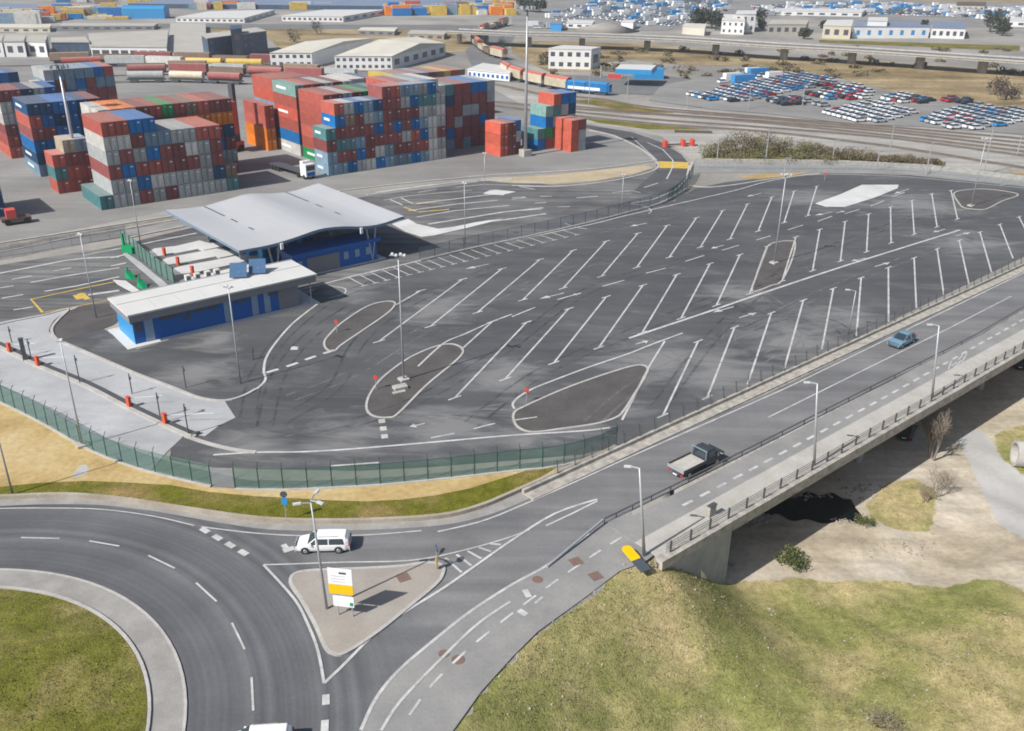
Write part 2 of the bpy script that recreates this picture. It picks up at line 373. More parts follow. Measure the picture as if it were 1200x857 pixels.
# faces of the low ground by the river get grass / sand / track by region (real ground cover)
grass_px = [(757, 660), (800, 655), (857, 657), (905, 652), (945, 650), (985, 655), (1025, 652), (1065, 657), (1095, 667), (1130, 665), (1170, 662), (1200, 685), (1300, 740), (1300, 1100), (450, 1100), (505, 900), (531, 857), (564, 811), (600, 771), (630, 741), (684, 702), (726, 670)]
grassA = [tuple(G(x, y, -4.6 if i in range(2, 13) else -1)) for i, (x, y) in enumerate(grass_px)]
tuft_px = [(1015, 590), (1040, 565), (1075, 560), (1100, 575), (1095, 600), (1090, 625), (1050, 618), (1020, 610)]
tuftA = GL(tuft_px, GZ); tuftB = GL([(1165, 508), (1200, 498), (1240, 500), (1240, 560), (1200, 560), (1170, 535)], GZ)
trackA = GL([(1120, 512), (1150, 500), (1165, 520), (1200, 560), (1260, 600), (1260, 660), (1200, 640), (1170, 615), (1150, 570)], GZ)
mb.m = [0]*len(mb.f); cov = np.zeros((len(mb.v), 4)); cov[:, 3] = 1
SUB = [(dx, dy) for dx in (-.9, -.3, .3, .9) for dy in (-.9, -.3, .3, .9)]
for i, (x, y, z) in enumerate(mb.v):
    if not (-16 < x < 480 and y < 330 and inside(x, y, poly_low)) and not (-16 < x < 131 and y < 170 and z < -.02): continue
    g = sum(inside(x+dx, y+dy, grassA) or inside(x+dx, y+dy, tuftA) or inside(x+dx, y+dy, tuftB) for dx, dy in SUB)/16; t = sum(inside(x+dx, y+dy, trackA) for dx, dy in SUB)/16
    cov[i] = (g, t, 1, 1)
def cover_mat():
    m, nt, b = new_mat('ground_cover'); nt.nodes.remove(b); out = nt.nodes['Material Output']; parts = []
    def grab(src):                                   # rebuild a surface material's nodes inside this one
        mp = {}
        for n in src.node_tree.nodes:
            if n.type == 'OUTPUT_MATERIAL': continue
            q = nt.nodes.new(n.bl_idname); mp[n] = q
            for a in ('operation', 'data_type', 'blend_type', 'wave_type', 'bands_direction'):
                if hasattr(n, a): setattr(q, a, getattr(n, a))
            if n.type == 'VALTORGB':
                e = q.color_ramp.elements
                while len(e) < len(n.color_ramp.elements): e.new(.5)
                for k, el in enumerate(n.color_ramp.elements): e[k].position = el.position; e[k].color = el.color
            for k, ip in enumerate(n.inputs):
                if hasattr(ip, 'default_value') and not ip.is_linked:
                    try: q.inputs[k].default_value = ip.default_value
                    except Exception: pass
        for l in src.node_tree.links:
            if l.to_node in mp and l.from_node in mp:
                fi = list(l.from_node.outputs).index(l.from_socket); ti = list(l.to_node.inputs).index(l.to_socket); nt.links.new(mp[l.from_node].outputs[fi], mp[l.to_node].inputs[ti])
        return mp[src.node_tree.nodes['Principled BSDF']].outputs[0]
    at = N(nt, 'ShaderNodeVertexColor'); at.layer_name = 'cover'; sp = N(nt, 'ShaderNodeSeparateColor'); nt.links.new(at.outputs[0], sp.inputs[0])
    nz = noise(nt, pos(nt), .8, 6, .7); cur = grab(M['dust'])
    for mt, k, w_ in ((M['riversand'], 2, .1), (M['track'], 1, .35), (M['grass'], 0, .9)):
        a = N(nt, 'ShaderNodeMath', operation='MULTIPLY_ADD'); nt.links.new(nz, a.inputs[0]); a.inputs[1].default_value = w_; nt.links.new(sp.outputs[k], a.inputs[2])
        f = ramp(nt, a.outputs[0], [(.5+w_*.5-.05, (0, 0, 0)), (min(.999, .5+w_*.5+.05), (1, 1, 1))]) ; ms = N(nt, 'ShaderNodeMixShader'); nt.links.new(f, ms.inputs[0]); nt.links.new(cur, ms.inputs[1]); nt.links.new(grab(mt), ms.inputs[2]); cur = ms.outputs[0]
    nt.links.new(cur, out.inputs[0]); return m
to = struct(mb.build('terrain', [cover_mat()], smooth=True)); ca_ = to.data.color_attributes.new('cover', 'FLOAT_COLOR', 'POINT'); ca_.data.foreach_set('color', cov.ravel())
def GT(x, y):                                        # where the sight line through a pixel meets the terrain
    z = 0.
    for _ in range(60):
        p = G(x, y, z); h = height(p[0], p[1]); z = z*.7+h*.3
    return (*G(x, y, z), z)
# ---------------------------------------------------------------- ground sheets
YPH = R(38.8); YU = np.array([math.cos(YPH), math.sin(YPH)]); YV = np.array([-YU[1], YU[0]]); Y0 = G(118.9, 247.0)
def YP(a, b): return Y0+YU*a*2.5+YV*b
zA = Z(3.987, 300, 200)
sheet('container_yard', [(-300, 330), (-300, 62), (0, 66), (330, 78), (560, 92), (640, 138), (690, 152), (735, 165), (765, 182), (768, 190), (700, 199), (640, 203), (540, 210), (470, 216), (300, 232), (200, 246), (100, 266), (0, 286)], .03, M['yard'])
lot = [(200, 540), (250, 548), (300, 550), (420, 552), (500, 548), (600, 540), (680, 533), (722, 523), (750, 512), (900, 446), (1200, 301), (1420, 190), (1420, 215), (1200, 217), (1130, 209), (1050, 205), (985, 203), (920, 206), (850, 214), (815, 221),
       (790, 236), (750, 246), (690, 264), (560, 296), (480, 313), (400, 330), (372, 338), (340, 360), (160, 410), (120, 385), (60, 375), (60, 395), (75, 400), (150, 432), (200, 456), (245, 471), (263, 472), (276, 490), (255, 502), (228, 508), (200, 520)]
sheet('truck_park_asphalt', lot, .05, M['asphalt'])
sheet('entry_lanes_asphalt', [(-200, 345), (0, 311), (130, 290), (205, 272), (300, 250), (430, 226), (560, 212), (600, 214), (650, 217), (700, 213), (740, 206), (768, 197), (810, 208), (795, 222), (786, 240), (690, 264), (560, 296), (480, 313), (340, 345), (200, 372), (60, 377), (0, 382), (-200, 430)], .044, M['lane'])
# dark approach road curving in from the yard
sheet('approach_road', [(640, 139), (690, 147), (740, 155), (775, 167), (798, 181), (808, 193), (808, 206), (795, 226), (770, 236), (735, 232), (752, 215), (770, 200), (768, 188), (750, 173), (720, 158), (690, 151), (640, 144)], .052, M['asphalt'])
sheet('roundabout_and_roads', [(-400, 615), (-60, 598), (0, 594), (60, 592), (120, 593), (180, 600), (226, 608), (300, 620), (360, 623), (430, 622), (513, 617), (560, 608), (600, 594), (675, 561), (750, 527), (900, 461), (970, 428), (1200, 316), (1420, 208), (1420, 246), (1200, 362), (1135.8, 400), (900, 519), (738, 600), (705, 617), (645, 662), (600, 687), (552, 718), (510, 751), (468, 787), (441, 820), (423, 858), (410, 900), (380, 1000), (-400, 1000)], .055, M['road'])
sheet('cycle_path_and_pavement', [(410, 900), (423, 858), (441, 820), (468, 787), (510, 751), (552, 718), (600, 687), (645, 662), (705, 617), (738, 600)]+[(745, 661)]*0+list(reversed([(505, 900), (531, 857), (564, 811), (600, 771), (630, 741), (684, 702), (726, 670), (742, 664), (757, 658), (765, 652)])), .059, M['path'])
CEN = np.array([-41.6, 39.6])
def circle(r, n=96): return [tuple(CEN+r*np.array([math.cos(2*math.pi*k/n), math.sin(2*math.pi*k/n)])) for k in range(n)]
struct(MB().prism(circle(20.84), .02, .12).build('roundabout_apron', M['apron']))
dm = MB(); nr = 24; na = 96; dm.v = [(CEN[0], CEN[1], .95)]
for i in range(1, nr+1):
    r = 18.45*i/nr
    for k in range(na):
        a = 2*math.pi*k/na; zz = .16+.8*(1-(i/nr)**2)+(.05*math.sin(5*a+i)*math.cos(i*.9) if i < nr else 0)
        dm.v.append((CEN[0]+r*math.cos(a), CEN[1]+r*math.sin(a), zz))
dm.f = [(0, 1+k, 1+(k+1) % na) for k in range(na)]+[(1+i*na+k, 1+(i+1)*na+k, 1+(i+1)*na+(k+1) % na, 1+i*na+(k+1) % na) for i in range(nr-1) for k in range(na)]
dm.m = [0]*len(dm.f); struct(dm.build('roundabout_grass', M['grassisland'], smooth=True))
kb = MB(); kb.ribbon(circle(18.62)+[circle(18.62)[0]], .22, .05, h=.20); kb.ribbon(circle(20.9)+[circle(20.9)[0]], .2, .03, h=.12)
struct(kb.build('roundabout_kerb', M['kerb']))
# verge between the road and the green fence
sheet('sandy_verge', [(-300, 380), (-60, 440), (0, 472), (50, 497), (96, 524), (150, 545), (200, 560), (248, 572), (300, 574), (350, 573), (450, 568), (540, 559), (600, 552), (660, 549), (722, 524), (675, 547), (600, 580), (560, 597), (513, 608), (430, 613), (360, 613), (300, 610), (226, 600), (150, 589), (100, 584), (60, 583), (0, 585.5), (-60, 588), (-300, 600)], .035, M['sand'])
sheet('grass_verge', [(-60, 575), (0, 571), (50, 566), (100, 564), (150, 566), (200, 569), (245, 577), (300, 582), (340, 584), (390, 587), (430, 588), (470, 586), (510, 581), (550, 573), (585, 562), (620, 551), (652, 549), (640, 556), (600, 579), (560, 596), (513, 607), (430, 612), (360, 612.5), (300, 609.5), (226, 599.5), (150, 588), (100, 583), (60, 582), (0, 584.5), (-60, 587)], .04, M['grassverge'])
sheet('pale_verge_patch', [(85, 560), (92, 548), (100, 545), (105, 551), (98, 558)], .045, M['kerb'], 3)
# pale concrete lanes on the left with their kerbs
conc = [(-300, 330+60), (0, 378), (50, 369), (78, 363), (95, 358), (70, 372), (60, 385), (64, 398), (90, 410), (120, 423), (160, 440), (200, 455), (235, 468), (263, 470), (276, 490), (256, 500), (240, 512), (219, 508), (195, 531), (178, 551), (150, 543), (103, 524), (50, 494), (0, 469), (-60, 446), (-300, 420)]
sheet('pale_concrete_lanes', conc, .062, M['concrete'])
# road-side strip along the fence foot and kerbs
N0 = [(-60, 588), (0, 585.6), (60, 583), (100, 584), (150, 589), (226, 600.6), (300, 610.7), (360, 613.5), (430, 613), (513, 608), (560, 597), (600, 580.6), (675, 547), (722, 527)]
struct(MB().ribbon(smooth(GL(N0), 4), .35, .0, h=.45).build('verge_kerb_wall', M['kerbtan']))
N1 = [(-60, 598), (0, 594), (60, 592), (120, 593), (180, 600), (226, 608), (300, 620), (360, 623), (430, 622), (513, 617), (560, 608), (600, 594), (675, 561), (722, 540)]
N0s = smooth(GL(N0), 4); N1s = smooth(GL(N1), 4)
gm = MB(); k = len(N0s); gm.v = [(*p, .075) for p in N0s]+[(*p, .075) for p in N1s[:k]]; gm.f = [(i, k+i, k+i+1, i+1) for i in range(k-1)]; gm.m = [0]*(k-1)
struct(gm.build('roadside_gutter', M['apron']))
# splitter island
isl = smooth(GL([(340.5, 683), (351, 672), (390, 669), (429, 667.5), (470, 665), (500, 661), (518, 664), (519, 674), (510, 687), (480, 712), (444, 741), (405, 766.5), (390, 767), (381, 759), (369, 732), (354, 705)]), 4, True)
struct(MB().prism([tuple(p) for p in isl], .03, .17).build('traffic_island', M['island']))
struct(MB().ribbon([*isl, isl[0]], .28, .03, h=.155).build('traffic_island_kerb', M['kerb']))
# ---------------------------------------------------------------- painted markings
pm = MB(); PZ = .078; LC = [0]
def line(px, w=.22, z=PZ, n=0, mbx=None):
    P = GL(px); P = smooth(P, n) if n else P
    LC[0] = (LC[0]+1) % 16
    (mbx or pm).ribbon(P, w, z+LC[0]*.0012)
def dashes(px, on, off, w=.25, z=PZ, mbx=None, start=0., n=6):
    P = smooth(GL(px), n); seg = [0.]
    for a, b in zip(P[:-1], P[1:]): seg.append(seg[-1]+float(np.hypot(*(b-a))))
    X = [p[0] for p in P]; Y = [p[1] for p in P]; s = start
    while s+on < seg[-1]:
        q = [(np.interp(t, seg, X), np.interp(t, seg, Y)) for t in np.linspace(s, s+on, 4)]
        (mbx or pm).ribbon(q, w, z); s += on+off
rows = {'a': [(493.1, 341.2), (542, 327.9), (588.4, 315.4), (632.6, 304.8), (671.5, 294.1), (710.4, 283.3), (747.5, 274), (781.8, 264.7), (816.2, 255.7), (847, 247.2), (875.9, 239.6), (904.5, 231.4), (930.6, 224.6), (957.2, 218.8)],
 'b': [(444.2, 400.7), (504.4, 383.1), (559.6, 366.8), (612.5, 352.2), (659.7, 338.5), (704.8, 324.4), (746, 314.1), (784.3, 302.1), (820.7, 290.3), (855.3, 280.8), (888.4, 271.5), (918.8, 261.4), (946.4, 253.4)],
 'c': [(666.5, 362.5), (710.4, 348.5), (753.5, 334.9), (793.1, 322.4), (832, 309.6), (867.1, 299.1), (899.7, 289), (932.6, 278.3), (960.7, 269.5), (990.3, 260.2), (1017.9, 251.4), (1043.5, 243.1), (1068.6, 235.6), (1091.9, 227.6), (1114.4, 223.8)],
 'd': [(592, 445), (649, 426), (701.6, 408.2), (752.5, 390.6), (798.1, 373.6), (839.5, 358.5), (878.4, 345), (916.3, 330.4), (952.2, 317.9), (984.8, 306.6), (1015.4, 295.8), (1044.2, 285.3), (1071.3, 275.2), (1098.1, 266.5), (1122, 257.2)]}
RD = (G(*rows['c'][-1])-G(*rows['c'][0])); RD /= np.hypot(*RD)
def bay(t, b, tt=True, tb=True, w=.24):
    g0, g1 = G(*t), G(*b); pm.ribbon([g0, g1], w, PZ)
    if tt: pm.ribbon([g0-RD*.9, g0+RD*.9], w, PZ+.002)
    if tb: pm.ribbon([g1-RD*.9, g1+RD*.9], w, PZ+.002)
for i in range(13): bay(rows['a'][i+1], rows['b'][i])
bay(rows['a'][0], (464, 358), tb=False)
bay((617, 378.5), (533, 467)); bay((666.5, 362.5), (592, 445)); bay((710.4, 348.5), (649, 426)); bay((753.5, 334.9), (701.6, 408.2))
bay((577, 377.5), (541, 410), tb=False)
for i in range(3, 15): bay(rows['c'][i], rows['d'][i])
TE = [(818.2, 400.6), (860.8, 384.3), (903.8, 367.5), (941.4, 352.5), (976.5, 338.7), (1009.1, 326.2), (1041, 314.1), (1071.1, 302.8), (1098.1, 292.3), (1124, 282.3), (1148.3, 272.7), (1171.6, 263.5), (1194, 254.7), (1215, 246), (1235, 238)]
BE = [(776.8, 487.8), (828.8, 466.5), (875.9, 451.4), (919, 433), (963, 410), (1003.5, 394.5), (1041.2, 378), (1073.8, 361.8), (1106, 346.3), (1135.3, 333.7), (1162, 320.4), (1187, 303.4), (1212, 290), (1235, 280), (1256, 270)]
for t, b in zip(TE, BE): bay(t, b, tb=t[0] < 870)
line([(779, 400.5), (762, 428), (729, 493)], .26)
for L, wd, cl in (([(737, 397), (830, 366), (900, 342), (1000, 309), (1125, 270)], .42, 0),
              ([(603, 480), (601, 474), (608, 466), (625, 456), (650, 446), (690, 431), (737, 415), (762, 405), (800, 391)], .28, 0),
              ([(350, 341), (400, 328), (480, 309), (560, 291), (690, 264), (730, 254), (800, 238), (860, 224), (905, 212), (960, 205), (1050, 207), (1120, 213), (1200, 221), (1290, 232)], .3, 0),
              ([(250, 534), (300, 531), (350, 530.5), (400, 528), (450, 524), (520, 518), (600, 511), (680, 506), (715, 502)], .3, 0),
              ([(253, 508), (252, 508.2)], .0, 0),
              ([(490, 430), (520, 403), (545, 392), (576, 378), (600, 369)], .25, 0),
              ([(309, 437), (312, 420), (325, 400), (345, 378), (372, 357)], .3, 0), ([(309, 437), (311, 446), (300, 457), (283, 466), (262, 470)], .3, 0),
              ([(380, 354)]*0+[(378, 333), (390, 336), (404, 339), (403, 345), (385, 350)], .22, 0),
              ([(661, 262), (675, 267), (688, 269)], .25, 0), ([(737, 240), (752, 241), (763, 247), (760, 251)], .2, 0),
              ([(800, 391), (860, 371), (900, 359)], .0, 0)):
    if wd: line(L, wd, n=5)
def arrow(px1, px2, w=1.0):
    a, b = G(*px1), G(*px2); d = (b-a); l = np.hypot(*d); d /= l; n = np.array([-d[1], d[0]])
    pm.flat([tuple(a), tuple(a+d*l*.38+n*w*.5), tuple(a+d*l*.38-n*w*.5)], PZ+.004); pm.ribbon([a+d*l*.36, b], .22, PZ)
for p1, p2 in (((545, 316), (573, 310)), ((632, 351), (661, 344)), ((738, 266), (758, 262)), ((833, 292), (848, 288)), ((875, 231), (892, 227)), ((835, 367), (860, 360)), ((887, 367), (866, 373)), ((955, 253), (975, 249)), ((990, 248), (980, 250)), ((997, 307), (1015, 303)), ((1043, 308), (1025, 313)), ((1047, 228), (1065, 222)), ((1093, 273), (1108, 269)), ((1137, 273), (1120, 277)), ((480, 501), (498, 497)), ((672, 346), (680, 345)), ((760, 400), (745, 404))): arrow(p1, p2)
for L in (([(600, 372), (627, 361)]), ([(653, 352), (681, 344)]), ([(706, 336.5), (732, 329)]), ([(757, 321), (780, 315)]), ([(803, 307), (825, 300)]), ([(846, 294), (866, 288)]), ([(886, 282), (903, 277)]), ([(923, 270), (941, 264.5)]), ([(958, 260), (975, 254)]), ([(990, 251), (1007, 246)]), ([(1020, 242), (1036, 236)]), ([(1045, 231), (1060, 226)])): line(L, .25)
# bays along the north-east fence
for i in range(20):
    t = i/19; p0 = (407+(655-407)*t-0, 325-(325-269)*t); g0 = G(*p0)
    e = G(427, 335.5)-G(407, 325) if t < .5 else G(675, 272)-G(655, 266)
    e0 = G(427, 335.5)-G(407, 325); e1 = G(685, 268.6)-G(664, 262.3); e = e0*(1-t)+e1*t
    pm.ribbon([g0, g0+e], .2, PZ+.001); pm.ribbon([g0+e-RD*.6, g0+e+RD*.6], .2, PZ+.003)
line([(400, 327), (655, 268.5)], .2, PZ+.005)
dashes([(312, 437.5), (340, 429), (370, 418), (392, 411)], 1.6, 1.1, .5); dashes([(447, 492), (450, 507), (452, 522)], .9, .8, .7)
dashes([(505, 514), (545, 506), (585, 496), (640, 488)], 2.6, 2.2, .22)
line([(388, 547), (445, 543)], .25); line([(341, 409), (349, 409)], 1., PZ); line([(1200-30, 218), (1195, 214)], .2)
pm.flat(GL([(345, 406), (350, 410), (342, 411)]), PZ)
# roundabout and approach road paint
P1 = [(309, 663), (345, 662), (400, 660), (480, 658), (535, 648), (590, 633), (620, 622)]
line(P1, .16, n=4); line([(309, 663), (345, 703), (362, 735), (373, 765), (380, 802)], .22, n=4); line([(380, 802), (400, 783), (450, 735), (520, 690), (560, 662), (600, 634), (650, 603), (700, 586)], .24, n=4)
for i in range(5):
    a = (522+i*13, 655-i*4.2); b = (541+i*11.5, 672-i*8.2); line([a, b], .22)
dashes([(236, 620), (300, 657)], 1.0, .75, .55); line([(382, 815), (382, 827)], .5); line([(381, 845), (380, 870)], .5)
for px in ([(25, 631), (70, 632)], [(105, 635), (140, 641)], [(174, 652), (205, 667)], [(230, 684), (254, 706)], [(272, 731), (287, 762)], [(295, 795), (297, 834)], [(296, 850), (292, 880)]): line(px, .16)
line([(-60, 600), (0, 597), (60, 596.5), (120, 598), (180, 606), (228, 617)], .14, n=4); line([(236, 618.5), (300, 626), (360, 629), (430, 628), (494, 623)], .16, n=4)
line([(345, 643), (332, 647)], .6); line([(332, 639), (337, 645)], .5)
line([(513, 624), (560, 613), (600, 598), (675, 565), (750, 531), (900, 465), (970, 432), (1200, 320), (1400, 222)], .18, n=3)
line([(423, 857), (441, 819), (468, 786), (510, 750), (552, 717), (600, 686), (645, 661), (690, 626)], .26, n=4)
line([(640, 617), (670, 603), (700, 588)], .2)
line([(700, 588), (760, 557), (800, 538)], .0001)
dashes([(900, 490), (970, 455), (1135, 374), (1200, 340), (1300, 290)], 60, .1, .16)
line([(447, 857), (470, 822), (520, 770), (560, 732), (598, 706)], .22, n=4)
dashes([(480, 839), (505, 805), (545, 765), (590, 728), (640, 690), (705, 645), (760, 612)], 1.5, 1.25, .2)
dashes([(627, 708), (640, 697)], 1., .4, .2)
dashes([(800, 594), (900, 541), (1020, 476), (1120, 420), (1200, 375), (1300, 320)], 1.35, 1.1, .3, z=.135)
# bicycle-lane symbol
for px in ([(1111, 434), (1115, 424)], [(1115, 430), (1121, 426)], [(1118, 432), (1126, 424)], [(1123, 423), (1128, 417)], [(1127, 426), (1133, 415)]): line(px, .13, z=.135)
for px in ([(615, 692), (620, 701)], [(608, 716), (617, 722)]): line(px, .5)
# entry lanes, left of and beyond the canopy
zc = Z(6.593, 0, 250)
for L, wd in (([(0, 468), (300, 410), (500, 370), (650, 352), (923, 340)], .55), ([(240, 540), (500, 490), (923, 425)], .4), ([(345, 608), (600, 565), (923, 495)], .45), ([(680, 635), (923, 600)], .7), ([(90, 515), (250, 487)], .35), ([(410, 450), (550, 425)], .35), ([(0, 580), (105, 565)], .35), ([(15, 660), (180, 632)], .35), ([(105, 750), (255, 728)], .35), ([(640, 330), (923, 275)], .3)):
    line(zc(L), wd, z=.07)
zd = Z(8.57, 130, 240)
for L in ([(0, 460), (270, 410), (500, 360), (860, 290)], [(0, 620), (150, 590)], [(0, 540), (150, 505)]): line(zd(L), .5, z=.07)
ze = Z(6., 440, 190)
for L, wd in (([(0, 215), (330, 170), (620, 140), (820, 130), (1000, 140), (1190, 150)], .6), ([(60, 270), (240, 240), (500, 215), (680, 200)], .3), ([(290, 295), (560, 262), (780, 235), (980, 215)], .5), ([(230, 345), (560, 300), (860, 272)], .45), ([(290, 390), (560, 345), (940, 308)], .4), ([(370, 440), (620, 400), (900, 355), (1180, 325)], .6), ([(440, 490), (700, 440), (1000, 395), (1200, 365)], .5), ([(300, 215), (430, 195)], .3), ([(960, 265), (1060, 252)], .4), ([(1120, 292), (1200, 286)], .4), ([(100, 265), (190, 305)], .35), ([(180, 255), (265, 297)], .35), ([(560, 180), (760, 160), (960, 165), (1120, 195)], .3)):
    line(ze(L), wd, z=.07)
zf = Z(3.987, 600, 200)
for L, wd in (([(0, 190), (140, 183)], .4), ([(0, 128), (60, 125)], .4), ([(130, 122), (185, 122)], .4), ([(300, 130), (400, 122)], .4), ([(215, 172), (270, 170)], .35), ([(470, 105), (560, 95), (600, 105)], .3)): line(zf(L), wd, z=.07)
zg = Z(5.4545, 740, 150)
for L, wd in (([(80, 385), (170, 355)], .3), ([(100, 95), (200, 140), (265, 210), (262, 255), (225, 330)], .3), ([(370, 240), (350, 330), (280, 400), (140, 460), (0, 485)], .35), ([(165, 210), (0, 60)], .25)): line(zg(L), wd, z=.08)
struct(pm.build('road_markings', M['white']))
ym = MB()
line(zc([(330, 770), (240, 668), (700, 570), (880, 535)]), .35, .072, mbx=ym); line(zc([(340, 770), (923, 660)]), .2, .072, mbx=ym)
for px in (zc([(585, 635), (615, 668)]), zc([(620, 622), (680, 668)]), zc([(640, 625), (650, 660)])): line(px, .8, .074, mbx=ym)
line(ze([(200, 320), (290, 350)]), .5, .074, mbx=ym); line(ze([(300, 355), (520, 335)]), .5, .074, mbx=ym)
ym.flat(GL(zg([(170, 215), (365, 222), (362, 262), (165, 258)])), .082); line(ze([(270, 300), (420, 285)]), .3, .074, mbx=ym)
struct(ym.build('yellow_road_markings', M['yellowpaint']))
tm_d, tm_l = MB(), MB()
def arc(mbx, px, w, z, off=1.7):
    P = smooth(GL(px), 8)
    for o in (0, off):
        Q = []
        for i, p in enumerate(P):
            t = P[min(i+1, len(P)-1)]-P[max(i-1, 0)]; t /= np.hypot(*t)+1e-9; Q.append(p+np.array([-t[1], t[0]])*o)
        LC[0] += 1; mbx.ribbon(Q, w, z+(LC[0] % 16)*.0005)
for i, px in enumerate(([(345, 470), (420, 440), (520, 380), (640, 330), (760, 290)], [(330, 500), (400, 455), (430, 400), (490, 355), (600, 310)], [(560, 500), (640, 440), (740, 395), (850, 350), (960, 312)], [(700, 500), (760, 450), (850, 405), (960, 350), (1080, 300)], [(780, 480), (840, 400), (900, 340), (960, 300), (1080, 255)],
   [(420, 500), (500, 470), (600, 410), (700, 340), (830, 300)], [(600, 300), (720, 270), (860, 240), (960, 222)], [(300, 490), (310, 440), (340, 395), (390, 355), (440, 335)], [(320, 500), (335, 440), (370, 395), (420, 360)], [(850, 370), (900, 380), (940, 400), (930, 425)], [(880, 390), (920, 375), (970, 380), (990, 400)], [(910, 240), (1000, 245), (1080, 262), (1150, 290)], [(930, 250), (1010, 262), (1090, 280)], [(1000, 215), (1080, 235), (1150, 262)])):
    arc(tm_d if i % 3 else tm_l, px, .34, .0665+.002*(i % 3 > 0))
for i, px in enumerate(([(870, 375), (905, 372), (925, 392), (900, 412), (865, 405), (862, 385)], [(880, 340), (930, 372), (990, 395), (1010, 380)], [(850, 350), (905, 378), (960, 410)], [(900, 365), (960, 372), (1010, 395)], [(750, 400), (800, 425), (880, 430), (940, 400)], [(590, 450), (640, 430), (700, 425)], [(340, 520), (420, 500), (500, 495), (600, 480)])):
    arc(tm_l, px, .30, .071, 1.5)
def mark_mat(name, c, a):
    m, nt, b = new_mat(name); b.inputs['Base Color'].default_value = (*c, 1); b.inputs['Roughness'].default_value = .9
    f = noise(nt, pos(nt), .35, 5, .7); r_ = ramp(nt, f, [(.42, (0, 0, 0)), (.66, (a,)*3)]); nt.links.new(r_, b.inputs['Alpha']); return m
struct(tm_d.build('dark_tyre_marks', mark_mat('tyre_rubber_marks', (.05, .05, .053), .5))); struct(tm_l.build('dusty_tyre_marks', mark_mat('dust_tracks', (.26, .255, .245), .55)))
# asphalt infill inside the outlined islands
INF = [[(383, 410), (380, 402), (386, 393), (402, 378), (430, 360), (452, 354), (463, 356), (455, 367), (425, 388), (400, 405), (392, 412)],
       [(431, 483), (430, 472), (437, 457), (451, 441), (480, 420), (510, 407), (530, 404), (542, 410), (537, 421), (500, 452), (467, 485), (455, 490), (440, 489)],
       [(602, 493), (603, 484), (615, 477), (660, 457), (710, 439), (745, 429), (758, 431), (757, 440), (744, 462), (731, 482), (722, 490), (700, 497), (660, 503), (625, 507), (608, 502)],
       [(882, 342), (886, 325), (893, 305), (900, 289), (912, 284), (927, 283), (932, 286), (928, 305), (916, 330), (905, 335)],
       [(1119, 226), (1124, 239), (1130, 244), (1145, 246), (1157, 245), (1175, 236), (1192, 230), (1186, 226), (1150, 222)]]
for P in INF:
    sp = [tuple(p) for p in smooth(GL(P), 5, True)]
    struct(MB().flat(sp, .066).build('asphalt_infill', M['asphalt_fresh'])); struct(MB().ribbon([*sp, sp[0]], .28, .05, h=.07).build('infill_kerb', M['kerb']))
sheet('pale_paved_patch', [(955, 239), (985, 228), (1010, 217), (1053, 217), (1052, 221), (1025, 232), (990, 243), (968, 243)], .07, M['whitepave'])
sheet('dark_infill_patch', [(60, 392), (58, 385), (68, 372), (95, 360), (133, 356), (137, 366), (137, 378), (120, 386), (95, 392), (75, 398)], .068, M['asphalt_fresh'], 3)
# railway strip and gravel between yard and lanes
sheet('rail_gravel_strip', [(-200, 316), (0, 287), (140, 264.5), (205, 255), (260, 246), (260, 251), (205, 262), (140, 271), (0, 293.5), (-200, 325)], .052, M['gravel'])
sheet('fence_foot_strip', [(-200, 325), (0, 294), (140, 271.5), (260, 251), (440, 224), (560, 209), (560, 214), (440, 229), (260, 258), (140, 279), (0, 302), (-200, 336)], .056, M['path'])
kk = MB()
for L in ([(-100, 309), (0, 296), (95, 277), (130, 271.5), (215, 256.5)], [(-100, 299), (0, 285.5), (140, 263.5), (215, 252), (400, 224), (560, 207), (640, 202), (700, 198), (768, 189)], [(430, 229), (560, 211), (600, 210)], [(600, 218), (650, 219), (700, 215), (745, 207), (770, 198), (767, 188), (748, 173), (720, 160), (690, 153)],
          [(147, 280), (180, 273), (215, 266)], [(808, 218), (830, 220), (863, 217), (900, 211), (960, 204)], [(812, 190), (808, 200)]):
    kk.ribbon(smooth(GL(L), 4), .5, .04, h=.13)
struct(kk.build('kerb_lines', M['kerb']))
sheet('sandy_triangle', [(560, 211), (600, 208), (640, 206), (700, 200), (755, 194), (766, 197), (740, 205), (700, 212), (650, 216), (600, 215)], .047, M['palesand'])
sheet('sandy_strip_by_barrier', [(868, 206), (900, 204), (945, 202), (930, 206), (890, 210), (870, 209)], .057, M['sand'])
sheet('pale_turning_area', [(775, 158), (800, 162), (845, 171), (860, 180), (880, 189), (812, 189), (798, 176)], .04, M['palegravel'])
# ---------------------------------------------------------------- railway beyond the barrier
sheet('rail_yard_ground', [(330, 100), (560, 92), (640, 118), (740, 122), (830, 130), (900, 135), (1040, 150), (1300, 165), (1300, 208), (1075, 196), (812, 190), (775, 160), (735, 152), (640, 138), (560, 95)], .036, M['palegravel'])
tr = MB(); bl = MB()
TR = [[(640, 112), (700, 116), (760, 126), (900, 138), (1050, 150), (1200, 163), (1400, 180)], [(640, 122), (760, 133), (900, 143), (1050, 156), (1200, 173), (1400, 196)], [(640, 128), (760, 140), (900, 150), (1050, 163), (1200, 183), (1400, 209)], [(560, 122), (700, 139), (800, 148), (900, 155), (1050, 173), (1200, 197), (1400, 225)],
      [(640, 117), (760, 129), (900, 140), (1050, 153), (1200, 168), (1400, 188)], [(560, 118), (660, 127), (800, 137), (900, 145), (1050, 160), (1200, 178), (1400, 203)]]
TL = [[(-100, 80), (0, 78), (150, 76), (300, 78), (420, 84), (520, 88), (560, 95), (640, 112)], [(100, 90), (200, 88), (300, 90), (380, 93)], [(100, 98), (200, 96), (300, 99), (340, 100)]]
